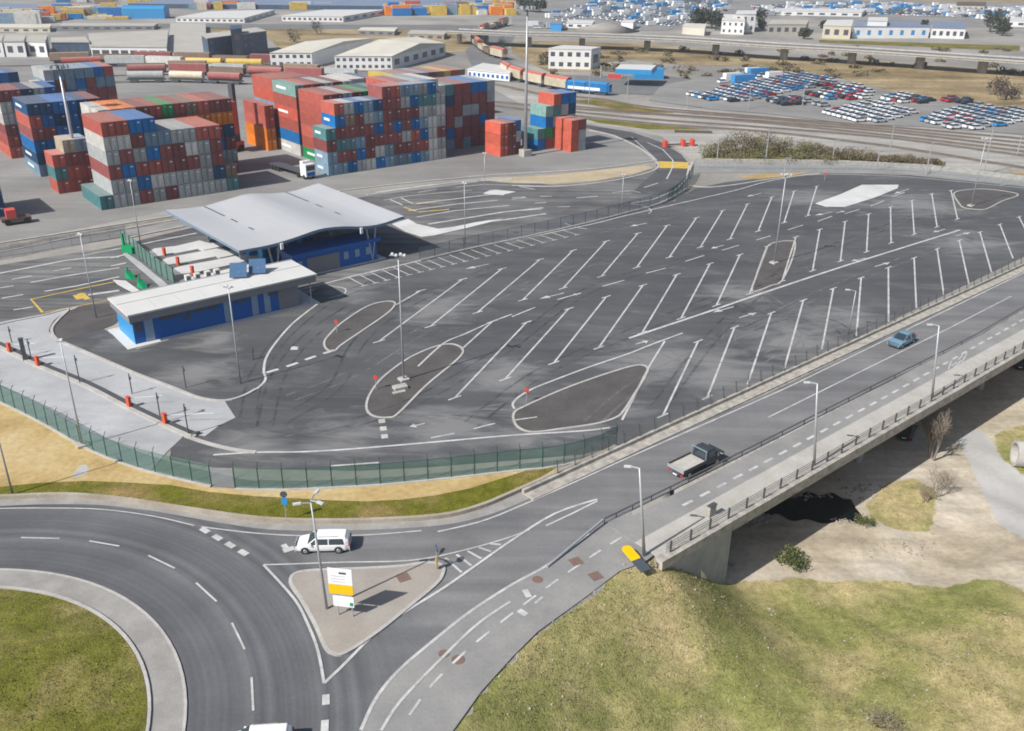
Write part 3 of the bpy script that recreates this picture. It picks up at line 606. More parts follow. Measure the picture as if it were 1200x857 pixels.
for ti, L in enumerate(TR+TL):
    P = smooth(GL(L), 4); bl.ribbon(P, 3.2, .06+.005*ti)
    for o in (-.72, .72):
        Q = []
        for i, p in enumerate(P):
            t = P[min(i+1, len(P)-1)]-P[max(i-1, 0)]; t /= np.hypot(*t); Q.append(p+np.array([-t[1], t[0]])*o)
        tr.ribbon(Q, .14, .06, h=.16)
struct(bl.build('track_ballast', M['gravel'])); struct(tr.build('rails', M['rail']))
# ---------------------------------------------------------------- the bridge
UE = 330.0
def along(mbx, v0, v1, z0, z1, u0=UAB, u1=UE):
    mbx.prism([BP(u0, v0), BP(u1, v0), BP(u1, v1), BP(u0, v1)], z0, z1); return mbx
br = empty('road_bridge', (*BP(UAB, -BW/2), 0), 0, 'long grey concrete road bridge crossing over the dark water', 'bridge')
bl_ = Vector(br.location)
def bpart(mbx, name, mats, parent=br):
    mbx.v = [(x-bl_[0], y-bl_[1], z-bl_[2]) for x, y, z in mbx.v]
    return mbx.build(name, mats, parent)
def babs(mbx, name, mats): return bpart(mbx, name, mats)
babs(along(MB(), -BW, 0, -1.2, -.01), 'deck', M['wallconc'])
m = MB(); m.prism([BP(UAB-.35, -BW), BP(UAB, -BW), BP(UAB, -.05), BP(UAB-.35, -.05)], -8.5, -.02); m.prism([BP(-15, -.35), BP(UAB-.35, -.35), BP(UAB-.35, 0), BP(-15, 0)], -8.5, -.02)
babs(m, 'abutment', M['wallgrey'])
babs(along(MB(), -BW-.4, -BW-.02, -8.5, .04), 'retaining_wall', M['wallgrey'])
for k in range(1, 8):
    for v in (-12, -7.6, -4.5): m = MB(); m.tube((*BP(UAB+30*k, v), -8.5), (*BP(UAB+30*k, v), -1.2), .55, n=14); babs(m, 'pier', M['wallgrey'])
m = MB(); along(m, -3.2, -.5, .0, .14, -14.5); babs(m, 'walkway', M['walk'])
m = MB(); along(m, -6.1, -3.2, .0, .125, -14.5); babs(m, 'cycle_lane', M['path'])
m = MB(); along(m, -.5, .35, -.55, .32, -15); babs(m, 'edge_beam', M['wallconc'])
m = MB(); along(m, -BW, -BW+.35, .0, .55, -17); along(m, -BW+.35, -BW+1.6, .0, .17, -17); babs(m, 'north_parapet', M['wallconc'])
gr = MB()
def gp3(u, v, z): return (*BP(u, v), z)
for z in (.55, .8, 1.08):
    rl = MB(); P = [BP(u, -.2) for u in np.arange(-14, UE, 2.6)]
    rl.tube(gp3(-14, -.2, z+.3), gp3(UE, -.2, z+.3), .022, n=5); babs(rl, 'railing_cable', M['darksteel'])
nt_ = MB(); nt_.add([gp3(-14, -.2, .34), gp3(UE, -.2, .34), gp3(UE, -.2, 1.4), gp3(-14, -.2, 1.4)], [(0, 1, 2, 3)]); babs(nt_, 'railing_net', M['bridgenet'])
pmesh = MB(); pmesh.box((0, 0, 0), (.09, .16, 1.15), BANG); pme = pmesh.mesh('railing_post', M['darksteel'])
for i in range(62):
    o = bpy.data.objects.new('railing_post', pme); C.objects.link(o); o.parent = br; o.location = Vector(gp3(-13.4+2.6*i, -.2, .30))-bl_
# guard rail between road and cycle lane
gd = empty('guard_rail', (*BP(-14, -6.5), 0), 0, 'dark steel guard rail between the bridge carriageway and the cycle lane', 'guard rail')
def gpart(mbx, name, mat):
    l = gd.location; mbx.v = [(x-l[0], y-l[1], z-l[2]) for x, y, z in mbx.v]; return mbx.build(name, mat, gd)
GR = [G(707.9, 614), G(800, 569), G(900, 519), G(1020, 458), G(1135.8, 400), G(1200, 363)]; GR.append(GR[-1]+(GR[-1]-GR[-2])*6)
m = MB(); m.ribbon(smooth(GR, 4), .08, .5, h=.13); gpart(m, 'beam', M['guard'])
E0, E1 = G(706, 615.5), G(641, 666)
m = MB(); m.ribbon([E1, E0*.5+E1*.5, E0], .16, [.06, .26, .46], h=.18); gpart(m, 'ramped_end', M['steel'])
pmesh = MB(); pmesh.box((0, 0, 0), (.08, .08, .5), BANG); pme = pmesh.mesh('post', M['guard']); Q = smooth(GR[:5], 14)
for q in Q[::3]:
    o = bpy.data.objects.new('post', pme); C.objects.link(o); o.parent = gd; o.location = Vector((q[0], q[1], .05))-gd.location
# fence of leaning posts on the north parapet
pf = empty('parapet_fence', (*BP(-12, -BW+.1), .55), 0, 'low netted fence with dark posts on the bridge parapet beside the truck park', 'fence')
l = pf.location
n_ = MB(); n_.add([(p[0]-l[0], p[1]-l[1], p[2]-l[2]) for p in (gp3(-13, -BW+.1, .55), gp3(UE, -BW+.1, .55), gp3(UE, -BW-.15, 1.9), gp3(-13, -BW-.15, 1.9))], [(0, 1, 2, 3)]); n_.build('net', M['bridgenet'], pf)
pm_ = MB(); pm_.tube((0, 0, 0), (*(BV*-.25), 1.4), .055, n=6); pme = pm_.mesh('post', M['darksteel'])
for i in range(80):
    o = bpy.data.objects.new('post', pme); C.objects.link(o); o.parent = pf; o.location = Vector(gp3(-12.5+2.3*i, -BW+.1, .55))-l
water_px = [(880, 592), (905, 580), (930, 583), (946, 577), (961, 581), (975, 578), (988, 585), (997, 586), (1002, 595), (1006, 600), (1010, 607), (1000, 613), (984, 611), (966, 614), (945, 609), (928, 611), (912, 603), (895, 604)]
struct(MB().flat([tuple(p) for p in smooth(GL(water_px, GZ), 4, True)], GZ+.06).build('river', M['water']))
# ---------------------------------------------------------------- fences
def fence(name, label, px, h, post_step, netmat, postmat, arm=True, bottom=.0, postr=.05, raw=False):
    P = smooth(px if raw else GL(px), 5); seg = [0.]
    for a, b in zip(P[:-1], P[1:]): seg.append(seg[-1]+float(np.hypot(*(b-a))))
    X = [p[0] for p in P]; Y = [p[1] for p in P]; n = int(seg[-1]/post_step); root = empty(name, (P[0][0], P[0][1], 0), 0, label, 'fence'); l = root.location
    pts = [(np.interp(s, seg, X), np.interp(s, seg, Y)) for s in np.linspace(0, seg[-1], n+1)]
    nm = MB(); k = len(pts)
    nm.v = [(x-l[0], y-l[1], .08) for x, y in pts]+[(x-l[0], y-l[1], h) for x, y in pts]; nm.f = [(i, i+1, k+i+1, k+i) for i in range(k-1)]; nm.m = [0]*(k-1)
    nm.build('net', netmat, root)
    for zz in (.12, h):
        rm = MB()
        for a, b in zip(pts[:-1], pts[1:]): rm.tube((a[0]-l[0], a[1]-l[1], zz), (b[0]-l[0], b[1]-l[1], zz), .03, n=4, caps=False)
        rm.build('rail', postmat, root)
    if bottom:
        fm = MB(); fm.ribbon([(x-l[0], y-l[1]) for x, y in pts], .5, .02, h=bottom); fm.build('foot_kerb', M['kerb'], root)
    pmx = MB(); pmx.tube((0, 0, 0), (0, 0, h+.05), postr, n=6)
    if arm: pmx.tube((0, 0, h), (.0, -.33, h+.5), postr*.8, n=5)
    pme = pmx.mesh('post', postmat)
    for i, (x, y) in enumerate(pts[:100]):
        o = bpy.data.objects.new('post', pme); C.objects.link(o); o.parent = root; o.location = (x-l[0], y-l[1], 0)
        a, b = pts[max(i-1, 0)], pts[min(i+1, k-1)]; o.rotation_euler = (0, 0, math.atan2(b[1]-a[1], b[0]-a[0])+math.pi)
    return root
fence('green_fence', 'green netted fence with angled posts along the pale lanes and sandy bank', [(-110, 428), (-40, 453), (0, 471), (50, 496), (103, 526), (150, 545), (200, 559), (248, 570)], 2.3, 2.15, M['greennet'], M['fencepost'], bottom=.12)
fence('green_fence', 'green netted fence along the near edge of the dark truck park', [(276, 573), (330, 574), (400, 571), (450, 568), (540, 559), (600, 552), (650, 547), (700, 534), (722, 523)], 2.3, 2.15, M['greennet'], M['fencepost'], bottom=.12)
gt = MB(); a, b = G(249, 570), G(275, 573); gt.ribbon([a, b], .06, .1, h=2.0); tag(gt.build('fence_gate', M['greynet']), 'pale grey gate panel filling the gap in the green fence', 'gate')
fence('mesh_fence', 'grey mesh fence with dark posts between the entry lanes and the truck park', [(492, 307), (545, 294), (620, 278), (690, 262), (740, 249), (775, 239), (805, 222)], 2.3, 3.0, M['greynet'], M['darksteel'], arm=False, bottom=.3)
fence('mesh_fence', 'grey mesh fence beside the railway gravel at the far edge of the lanes', [(-60, 316), (0, 305), (60, 293), (140, 279), (148, 277)], 2.0, 3.0, M['greynet'], M['steel'], arm=False)
fence('gate_fence', 'green glazed screen fence crossing the lanes left of the canopy', zd([(120, 400), (260, 510), (380, 620), (510, 720), (640, 800)]), 2.6, 2.2, M['paleglass'], M['fencepost'], arm=False, postr=.09)
fence('mesh_fence', 'green mesh fence across the end of the approach road', [(783, 236), (795, 228), (806, 216), (812, 205)], 2.4, 2.5, M['greennet'], M['fencepost'], arm=False)
# concrete barrier wall beyond the truck park
P = GL([(812, 191), (900, 192), (975, 193), (1040, 196), (1100, 200), (1200, 212), (1400, 238)])
tag(MB().ribbon(smooth(P, 4), .5, .04, h=1.0).build('barrier_wall', M['wallconc']), 'long low concrete barrier between the rail tracks and the truck park', 'wall')
P = GL([(812, 197), (900, 199), (975, 199), (1050, 201), (1100, 205), (1200, 217), (1400, 245)])
fence('mesh_fence', 'pale mesh fence in front of the long low concrete barrier', P, 1.8, 3.2, M['greynet'], M['steel'], arm=False, raw=True)
sheet('far_road', [(812, 194), (900, 195), (975, 196), (1050, 198), (1200, 213), (1400, 240), (1400, 246), (1200, 219), (1050, 204), (900, 203), (812, 203)], .054, M['path'])
# ---------------------------------------------------------------- lamps
def mast(px, ytop, label, name='light_mast', heads=4, r=.13, plinth=True, group='tall lighting masts of the truck park', lean=0, arm=0., armdir=0., z0=0.):
    b = G(*px); h = ztop(b, ytop) if z0 == 0 else ytop
    root = empty(name, (b[0], b[1], z0), 0, label, 'street lamp' if arm else 'light mast', group)
    if lean: root.rotation_euler = (0, R(lean), 0)
    MB().tube((0, 0, 0), (0, 0, h), r, r*.5, n=10).build('pole', M['steel'], root, smooth=True)
    if plinth: MB().box((0, 0, 0), (1.1, 1.1, .3), .6).build('plinth', M['kerb'], root)
    if arm:
        ax, ay = math.cos(armdir), math.sin(armdir)
        MB().tube((0, 0, h-.05), (ax*arm, ay*arm, h+.1), r*.5, n=6).build('arm', M['steel'], root)
        MB().box((ax*(arm+.25), ay*(arm+.25), h+.03), (.6, .24, .12), armdir).build('lamp_head', M['lamphead'], root)
    else:
        MB().box((0, 0, h-.1), (heads*.42+.3, .12, .12)).build('crossbar', M['steel'], root)
        for i in range(heads):
            q = MB(); q.box((0, 0, 0), (.28, .36, .18)); q.v = [(x, y*.9-z*.4, z*.9+y*.4) for x, y, z in q.v]
            q.build('floodlight', M['lamphead'], root, loc=((i-(heads-1)/2)*.46, -.22 if i % 2 else .2, h-.05))
    return root
mast((473.2, 446), 299, 'tall grey floodlight mast standing on the kerbed asphalt island nearest the green fence')
mast((907, 309), 205, 'tall grey floodlight mast on the infilled island in the middle of the parking bays')
mast((1138, 242), 163, 'tall grey floodlight mast on the infilled island at the far right of the truck park')
mast((282, 450), 336, 'slim lamp mast in front of the long low blue building', heads=2, r=.1, plinth=False)
mast((113, 373), 275, 'slim lamp mast at the tip of the dark infill left of the blue building', heads=2, r=.1, plinth=False)
mast((165, 288), 212, 'slim lamp mast behind the green glazed screen fence', heads=2, r=.09, plinth=False)
mast((545, 286), 215, 'slim lamp mast along the grey mesh fence right of the canopy', heads=2, r=.09, plinth=False)
mast((728, 251), 205, 'slim lamp mast at the far end of the grey mesh fence', heads=2, r=.09, plinth=False)
mast((568, 226), 180, 'slim lamp mast on the white-nosed island beyond the canopy', heads=2, r=.09, plinth=False)
mast((97, 523), 400, 'slim lamp mast rising beside the green fence at the pale lanes', heads=1, r=.1, plinth=True)
mast((15, 580), 478, 'slim lamp pole on the grass verge at the left edge', heads=1, r=.1, plinth=False)
for px, yt, lb in (((615.5, 183), 8, 'very tall floodlight mast between the small container stacks'), ((96, 222), 77, 'very tall floodlight mast in front of the left container stacks')):
    b = G(*px); h = ztop(b, yt); root = empty('high_mast', (*b, 0), 0, lb, 'light mast', 'very tall yard masts')
    MB().tube((0, 0, 1.2), (0, 0, h), .42, .2, n=12).build('pole', M['steel'], root, smooth=True); MB().box((0, 0, 0), (2.2, 2.2, 1.6), .6).build('plinth', M['kerb'], root)
    MB().tube((0, 0, h-.2), (0, 0, h), 1.3, n=16).build('head_ring', M['darksteel'], root)
    for i in range(8): MB().box((1.5*math.cos(i*.785), 1.5*math.sin(i*.785), h-.5), (.6, .6, .6), i*.785).build('floodlight', M['steel'], root)
MB()
for px, yt, lb in (((755, 652), 548, 'grey street lamp at the near end of the bridge railing'), ((954, 548), 449, 'grey street lamp on the bridge railing above the dark water'), ((1092, 468), 381, 'grey street lamp on the bridge railing at the far right, by the bicycle symbol')):
    mast(px, yt, lb, 'street_lamp', r=.15, plinth=False, group='street lamps along the bridge', lean=-6.5, arm=.7, armdir=BANG+math.pi/2+.6)
    b = G(*px); MB()
mast((994, 392), 341, 'grey street lamp rising behind the bridge parapet from the truck park', 'street_lamp', r=.1, plinth=False, group='street lamps along the bridge', arm=.8, armdir=math.pi*.95)
rb = mast((383.4, 715.5), 589, 'three-headed grey street lamp on the traffic island beside the direction sign', 'street_lamp', r=.12, plinth=False, group=None, lean=-2.5, arm=.75, armdir=3.4)
h = [c for c in rb.children if c.name.startswith('pole')][0].dimensions.z or 10.1
h = 10.1
for ad in (-.6, 1.3):
    ax, ay = math.cos(ad), math.sin(ad)
    MB().tube((0, 0, h-.05), (ax*.75, ay*.75, h+.1), .06, n=6).build('arm', M['steel'], rb); MB().box((ax, ay, h+.03), (.6, .24, .12), ad).build('lamp_head', M['lamphead'], rb)
thin = [((840, 190), 163, 'left of the olive scrub'), ((897, 190), 152, 'rising out of the olive scrub'), ((975, 191), 165, 'right of the tallest scrub'), ((919, 206), 186, 'beside the sandy strip'), ((1041, 186), 145, 'in front of the block of white cars'), ((1027, 200), 178, 'at the barrier right of the scrub'), ((1085, 205), 168, 'by the barrier near the right cars'), ((672, 112), 82, 'beside the blue locomotive'), ((735, 116), 90, 'among the tracks right of the blue locomotive'), ((877, 128), 100, 'in the car storage ground'), ((940, 125), 100, 'among the stored cars'), ((1152, 205), 150, 'beyond the right floodlight mast'), ((1192, 182), 160, 'at the right edge by the tracks'), ((805, 128), 108, 'left of the stored cars'), ((690, 122), 88, 'by the end of the train')]
for px, yt, lb in thin:
    b = G(*px); h = ztop(b, yt); root = empty('lamp_pole', (*b, 0), 0, 'thin pale lamp pole '+lb, 'lamp pole', 'thin poles around the tracks')
    MB().tube((0, 0, 0), (0, 0, h), .16, .1, n=6).build('pole', M['steel'], root); MB().box((.5, 0, h), (1.4, .35, .18), .3).build('lamp_head', M['steel'], root)
# ---------------------------------------------------------------- blue office block and the wave canopy
def local(px0, ang, z=0): return px0, ang
bb = empty('customs_building', (*G(159.7, 404.8), 0), R(39), 'long low blue building with white flat roof beside the truck park', 'building')
LB, DB, HB = 24.6, 6.3, 4.35
MB().box((LB/2-.2, DB/2-.1, 0), (LB+2.2, DB+1.8, .14)).build('plinth', M['roofwhite'], bb)
w_ = MB(); w_.box((LB/2-2.2, DB/2, .14), (LB-4.4, DB, HB-.9)); w_.build('wall', M['blue'], bb)
MB().box((-.02, DB/2, .14), (.06, DB+.02, 2.5)).build('end_panel', M['bluelight'], bb)
MB().box((-.04, DB/2-1, 2.66), (.10, 3.5, .8)).build('end_window', M['window'], bb)
MB().box((LB-3.4, -.06, .15), (3.0, .10, HB-.95)).build('grey_panel', M['fascia'], bb)
rf = MB(); rf.box((LB/2, DB/2-.2, HB-.05), (LB+1.4, DB+1.6, .22)); rf.build('roof', M['roofwhite'], bb)
MB().box((LB/2, DB/2-.2, HB-1.0), (LB+1.1, DB+1.3, .94)).build('fascia', M['fascia'], bb)
for x, wd in ((1.9, 1.1), (12.4, 1.1), (16.2, .9), (18.0, .9), (20.2, .8)): MB().box((x, -.05, .2), (wd, .09, 2.9)).build('door', M['bluepale'], bb)
for x, wd in ((4.8, 2.6), (8.6, 1.4), (10.4, 1.2), (14.4, 1.4), (19.0, 1.6)): MB().box((x, -.05, 2.55), (wd, .09, .55)).build('window', M['window'], bb)
for x in (6.6, 7.3): MB().box((x, -.05, 1.9), (.35, .08, 1.3)).build('narrow_window', M['window'], bb)
MB().box((.6, -.05, 1.7), (.9, .09, 1.3)).build('corner_window', M['window'], bb)
for x in (11.3, 12.6, 14.1, 15.4):
    MB().box((x-1.2, DB+.9, HB+.17), (.7, .7, .75)).build('roof_unit', M['roofwhite'], bb); MB().box((x-1.2, DB+.53, HB+.27), (.5, .05, .5)).build('roof_vent', M['window'], bb)
MB().tube((LB-.2, -.4, .1), (LB-.2, -.4, HB-.9), .09).build('corner_post', M['steel'], bb)
MB().tube((LB-.2, DB, .1), (LB-.2, DB, HB-.9), .09).build('corner_post', M['steel'], bb)
MB().box((LB/2, DB+.45, HB+.17), (LB+1.4, .12, .1)).build('roof_ridge', M['canopy'], bb); MB().box((LB/2, DB*.56, HB+.17), (LB+1.2, .10, .05)).build('roof_gutter', M['fascia2'], bb)
for x in (3.2, 6.4, 9.6, 12.8, 16, 19.2, 22.4): MB().box((x, DB*.27-.2, HB+.17), (.05, DB*.52, .03)).build('roof_seam', M['fascia2'], bb)
for i, dx in enumerate((15.2, 18.0)):
    q = MB(); q.box((0, 0, 0), (2.3, 2.4, .08)); q.v = [(x, y*.8, z+y*.6) for x, y, z in q.v]; q.build('solar_panel', M['solar'], bb, loc=(dx+1, 4.4, HB+1.1), rz=-.5)
    MB().box((dx+1, 4.6, HB+.17), (.3, 1.2, .8)).build('panel_stand', M['steel'], bb)
# canopy
CD = np.array([math.cos(R(40)), math.sin(R(40))]); CV = np.array([-CD[1], CD[0]]); CO = G(437, 263.5, 6.2)-CD*22.4
ca = empty('wave_canopy', (*CO, 0), R(40), 'large white wave-shaped roof on slender posts over the customs lanes', 'canopy')
fx = [0, 4.8, 8.8, 13.0, 16.8, 20.5, 24, 28.2]; fz = [6.35, 6.25, 6.6, 7.25, 6.95, 6.2, 6.0, 6.6]; bx = [0, 6, 14.5, 19, 23, 28.4]; bz = [6.3, 5.75, 6.8, 6.05, 5.8, 6.6]
ns, ntt = 72, 12
def cz(s, t):
    a = np.interp(s, fx, fz) if 0 else sum(np.interp(s+k*.7, fx, fz) for k in range(-2, 3))/5
    b = sum(np.interp(s+k*.7, bx, bz) for k in range(-2, 3))/5
    return a*(1-t)+b*t
cm = MB(); um = MB()
for j in range(ntt+1):
    for i in range(ns+1): s = 28.3*i/ns; t = j/ntt; cm.v.append((s, t*28, cz(s, t)+.02))
cm.f = [(j*(ns+1)+i, j*(ns+1)+i+1, (j+1)*(ns+1)+i+1, (j+1)*(ns+1)+i) for j in range(ntt) for i in range(ns)]; cm.m = [0]*len(cm.f)
cm.build('roof_skin', M['canopy'], ca, smooth=True)
um.v = [(x, y, z-.42) for x, y, z in cm.v]; um.f = [f[::-1] for f in cm.f]; um.m = [0]*len(um.f); um.build('soffit', M['soffit'], ca, smooth=True)
for nm, idx in (('front_fascia', range(ns+1)), ('back_fascia', [ntt*(ns+1)+i for i in range(ns+1)]), ('side_fascia', [j*(ns+1) for j in range(ntt+1)]), ('side_fascia', [j*(ns+1)+ns for j in range(ntt+1)])):
    f_ = MB(); idx = list(idx); k = len(idx); f_.v = [cm.v[i] for i in idx]+[um.v[i] for i in idx]; f_.f = [(i, k+i, k+i+1, i+1) for i in range(k-1)]; f_.m = [0]*(k-1); f_.build(nm, M['soffit'], ca)
for sx in (6.6, 21.8):
    for a, b in ((.2, 8.5), (11, 13.4), (17.5, 19.2)):
        j_ = MB(); P = [(sx-(.2 if 1 else 0), 28-yy, cz(sx, 1-yy/28)+.06) for yy in np.linspace(a, b, 6)]; j_.v = [(x-.13, y, z) for x, y, z in P]+[(x+.13, y, z) for x, y, z in P]; j_.f = [(i, 6+i, 7+i, i+1) for i in range(5)]; j_.m = [0]*5
        j_.build('roof_gutter', M['darksteel'], ca)
for x in np.arange(2, 28, 2.):
    q = MB(); P = [(x, y, cz(x, y/28)+.035) for y in np.linspace(.1, 27.9, 5)]; q.v = [(a-.025, b, c) for a, b, c in P]+[(a+.025, b, c) for a, b, c in P]; q.f = [(i, 5+i, 6+i, i+1) for i in range(4)]; q.m = [0]*4; q.build('roof_seam', M['fascia2'], ca)
for s, t in ((6, .05), (22.5, .03), (6, .5), (22.5, .5), (6, .95), (22.5, .95), (14, .5)):
    for dx in (-.9, .9): MB().tube((s, t*28, .1), (s+dx, t*28, cz(s+dx, t)-.4), .14, n=8).build('post', M['steel'], ca)
for s in (6.6, 20.2): MB().box((s, -.1, cz(s, 0)-1.1), (.4, .35, .9)).build('drain_box', M['carwhite'], ca)
# booths below the canopy
bo = empty('customs_booth', (*(CO+CD*8.5+CV*.6), 0), R(39.5), 'blue customs office under the near edge of the wave canopy', 'building')
MB().box((8, 2.6, 0), (16.5, 5.6, .12)).build('plinth', M['roofwhite'], bo)
MB().box((7.6, 2.6, .12), (14.4, 4.6, 3.1)).build('wall', M['blue'], bo); MB().box((7.6, 2.5, 3.24), (15.6, 5.2, .5)).build('roof', M['blue'], bo)
MB().box((5.2, .26, .2), (5.6, .08, 2.5)).build('shutter', M['fascia'], bo)
for x in (1.2, 9.2, 11.2, 13.2): MB().box((x, .26, 1.3), (.8, .08, 1.2)).build('window', M['bluepale'], bo)
for k_, (s, t) in enumerate(((3.2, 2.6), (9, 10.5), (9, 15.5), (9, 20.5), (17, 12.5), (17, 17.5))):
    kb_ = empty('control_booth', (*(CO+CD*s+CV*t), 0), R(40), ('small blue control booth at the near left corner of the canopy', 'small blue control booth on a lane island under the canopy')[k_ > 0], 'booth', 'lane booths under the canopy')
    MB().box((0, 0, .1), (2.4, 1.6, 2.5)).build('wall', M['bluelight'], kb_); MB().box((0, 0, 2.62), (2.8, 2.0, .18)).build('roof', M['roofwhite'], kb_); MB().box((0, -.82, 1.3), (1.6, .05, .9)).build('window', M['window'], kb_)
# lane islands left of the canopy
for P in ([(385, 480), (440, 450), (660, 425), (890, 370), (1000, 400), (1500, 300), (1560, 330), (930, 470), (880, 455), (700, 490), (400, 540)], [(515, 570), (560, 545), (800, 500), (1060, 450), (1160, 475), (1700, 380), (1700, 420), (1090, 545), (1060, 530), (800, 580), (530, 620)],
          [(600, 660), (700, 630), (1000, 575), (1200, 535), (1500, 480), (1550, 530), (1200, 615), (900, 680), (650, 715)], [(760, 745), (1000, 700), (1200, 650), (1450, 600), (1450, 640), (1200, 700), (1000, 760), (700, 800), (690, 780)]):
    struct(MB().prism(GL(zd(P)), .03, .2).build('lane_island', M['whitepave']))
struct(MB().prism(GL(zd([(120, 500), (160, 495), (300, 590), (420, 690), (520, 770), (600, 840), (520, 850), (400, 740), (280, 640)])), .03, .2).build('pale_kerb_apron', M['concrete']))
struct(MB().prism(GL(zd([(20, 760), (150, 770), (270, 857), (330, 900), (250, 900), (150, 850), (60, 800)])), .03, .12).build('lane_island', M['whitepave']))
struct(MB().prism(GL(ze([(840, 200), (990, 215), (900, 235), (850, 232), (760, 225), (800, 205)])), .03, .18).build('island_nose', M['whitepave']))
struct(MB().prism(GL(ze([(120, 440), (230, 405), (290, 440), (440, 475), (560, 460), (700, 430), (800, 415), (900, 405), (640, 470), (420, 520), (330, 530), (210, 490)])), .03, .16).build('lane_island', M['whitepave']))
def prop(px, name, label, cat, group, builder, rz=0.):
    o = empty(name, (*G(*px), .05), rz, label, cat, group); builder(o); return o
def barrier(o, arm=3.2, ad=.0):
    MB().box((0, 0, 0), (.45, .35, 1.25)).build('cabinet', M['orange'], o); MB().box((0, 0, 1.252), (.5, .4, .08)).build('cap', M['redsign'], o)
    if arm: MB().tube((.0, .25, 1.0), (arm*math.cos(ad), .25+arm*math.sin(ad), 1.1), .03, n=6).build('boom', M['carwhite'], o)
for px, lb, ad, arm in (((12, 414), 'orange barrier cabinet farthest left on the pale lane kerb', .6, 3.), ((45, 430), 'orange barrier cabinet just right of the dark cabinet post', .6, 3.2), ((152, 478), 'orange barrier cabinet with boom near the middle of the pale lanes', .7, 3.4), ((194, 498), 'orange barrier cabinet at the right end of the pale lane kerb', .6, 5.),
                        ((193, 300), 'small orange barrier on the farthest lane island', .7, 0), ((209, 311), 'orange barrier on the second lane island, largest of the three', .7, 0), ((226, 322), 'slim orange barrier on the nearest lane island', .7, 0)):
    prop(px, 'boom_barrier', lb, 'barrier', 'orange barriers of the lanes', lambda o: barrier(o, arm, ad), R(-30))
def campole(o, h=3.2):
    MB().tube((0, 0, 0), (0, 0, h), .07, n=6).build('pole', M['darksteel'], o); MB().box((.05, 0, h-.7), (.2, .18, .3)).build('lamp', M['signback'], o)
for px, lb, h in (((14, 402), 'short signal post behind the leftmost orange barrier', 2.2), ((36, 417), 'short signal post beside the dark cabinet post', 2.2), ((94, 450), 'thin grey camera post between the two pairs of barriers', 3.6), ((155, 462), 'signal post with round lamp behind the middle barrier', 2.5), ((188, 490), 'signal post with dark round lamp left of the end barrier', 3.), ((221, 510), 'grey camera post at the right tip of the pale lanes', 3.6), ((218, 455), 'thin white-headed post on the dusty asphalt', 2.8), ((297, 422), 'thin post at the asphalt below the blue building', 1.6)):
    prop(px, 'signal_post', lb, 'post', 'signal posts at the lanes', lambda o: campole(o, h))
prop((30, 423), 'cabinet_post', 'tall dark control column between the two left orange barriers', 'control post', None, lambda o: (MB().box((0, 0, 0), (.45, .4, 2.8)).build('column', M['signback'], o), MB().box((0, 0, 2.8), (.55, .5, .15)).build('cap', M['darksteel'], o)), .4)
m = MB(); K = smooth(GL([(-60, 385), (0, 408), (45, 430), (100, 453), (152, 480), (194, 500), (222, 512), (228, 511)]), 4); m.ribbon(K, .55, .06, h=.14)
struct(m.build('lane_divider_kerb', M['kerb'])); m = MB(); K2 = [p+np.array([.35, .45]) for p in K]; m.ribbon(K2, .3, .06, h=.3); tag(m.build('guard_rail', M['darksteel']), 'low dark rail along the kerb dividing the pale lanes', 'guard rail')
kk = MB()
kk.ribbon(smooth(GL([(-60, 400), (0, 381), (50, 370.5), (80, 363), (70, 374), (61, 386), (66, 398), (90, 409), (120, 422), (160, 439), (200, 454), (235, 467.5), (264, 470.5), (285, 465), (300, 457)]), 3), .35, .04, h=.14)
struct(kk.build('pale_lane_kerb', M['kerb'])); kk = MB(); kk.ribbon(smooth(GL([(218, 512), (245, 521), (275, 528), (300, 531)]), 3), .5, .04, h=.10); struct(kk.build('white_curved_kerb', M['kerb']))
def wedge(o):
    m = MB(); m.add([(0, -.6, 0), (1.5, -.4, 0), (1.5, .4, 0), (0, .6, 0), (0, -.4, 1.), (0, .4, 1.)], [(3, 2, 1, 0), (0, 1, 4), (1, 2, 5, 4), (2, 3, 5), (3, 0, 4, 5)]); m.build('wedge', M['green'], o); MB().tube((-.1, 0, 0), (-.1, 0, 1.6), .16, .14, n=8).build('marker', M['green'], o)
prop((151, 325), 'lane_marker', 'green lane-end marker farther from the blue building', 'traffic marker', 'green lane markers', wedge, R(-40)); prop((165, 336), 'lane_marker', 'green lane-end marker nearer the blue building roof', 'traffic marker', 'green lane markers', wedge, R(-40))
def greenbox(o): MB().box((0, 0, 0), (2.6, 1.0, 1.1)).build('body', M['green'], o); MB().box((-1.2, 0, 1.1), (.35, .35, 1.9)).build('column', M['green'], o)
prop((152, 296), 'green_booth', 'green cabin at the far end of the glazed screen fence', 'cabin', None, greenbox, R(-30))
def ball(o): MB().tube((0, 0, 0), (0, 0, 1.2), .05, n=6).build('post', M['steel'], o); MB().tube((0, -.05, 1.5), (0, .06, 1.5), .27, n=16).build('disc', M['redsign'], o)
for px, lb in (((395, 390), 'red round marker on the small island by the blue building'), ((441, 457), 'red round marker on the lamp mast island'), ((617, 472), 'red round marker at the large teardrop island near the bridge'), ((966, 212), 'small orange marker near the far barrier')):
    prop(px, 'island_marker', lb, 'traffic marker', 'round markers on the islands', ball)
b = G(469, 456); bs = empty('concrete_block', (*b, .07), .5, 'pale concrete slab lying at the foot of the near floodlight mast', 'concrete block')
MB().box((0, 0, .0), (1.6, 1.0, .35)).build('slab', M['kerb'], bs); MB().box((-.5, -.9, .0), (1.5, .5, .12)).build('board', M['kerb'], bs)
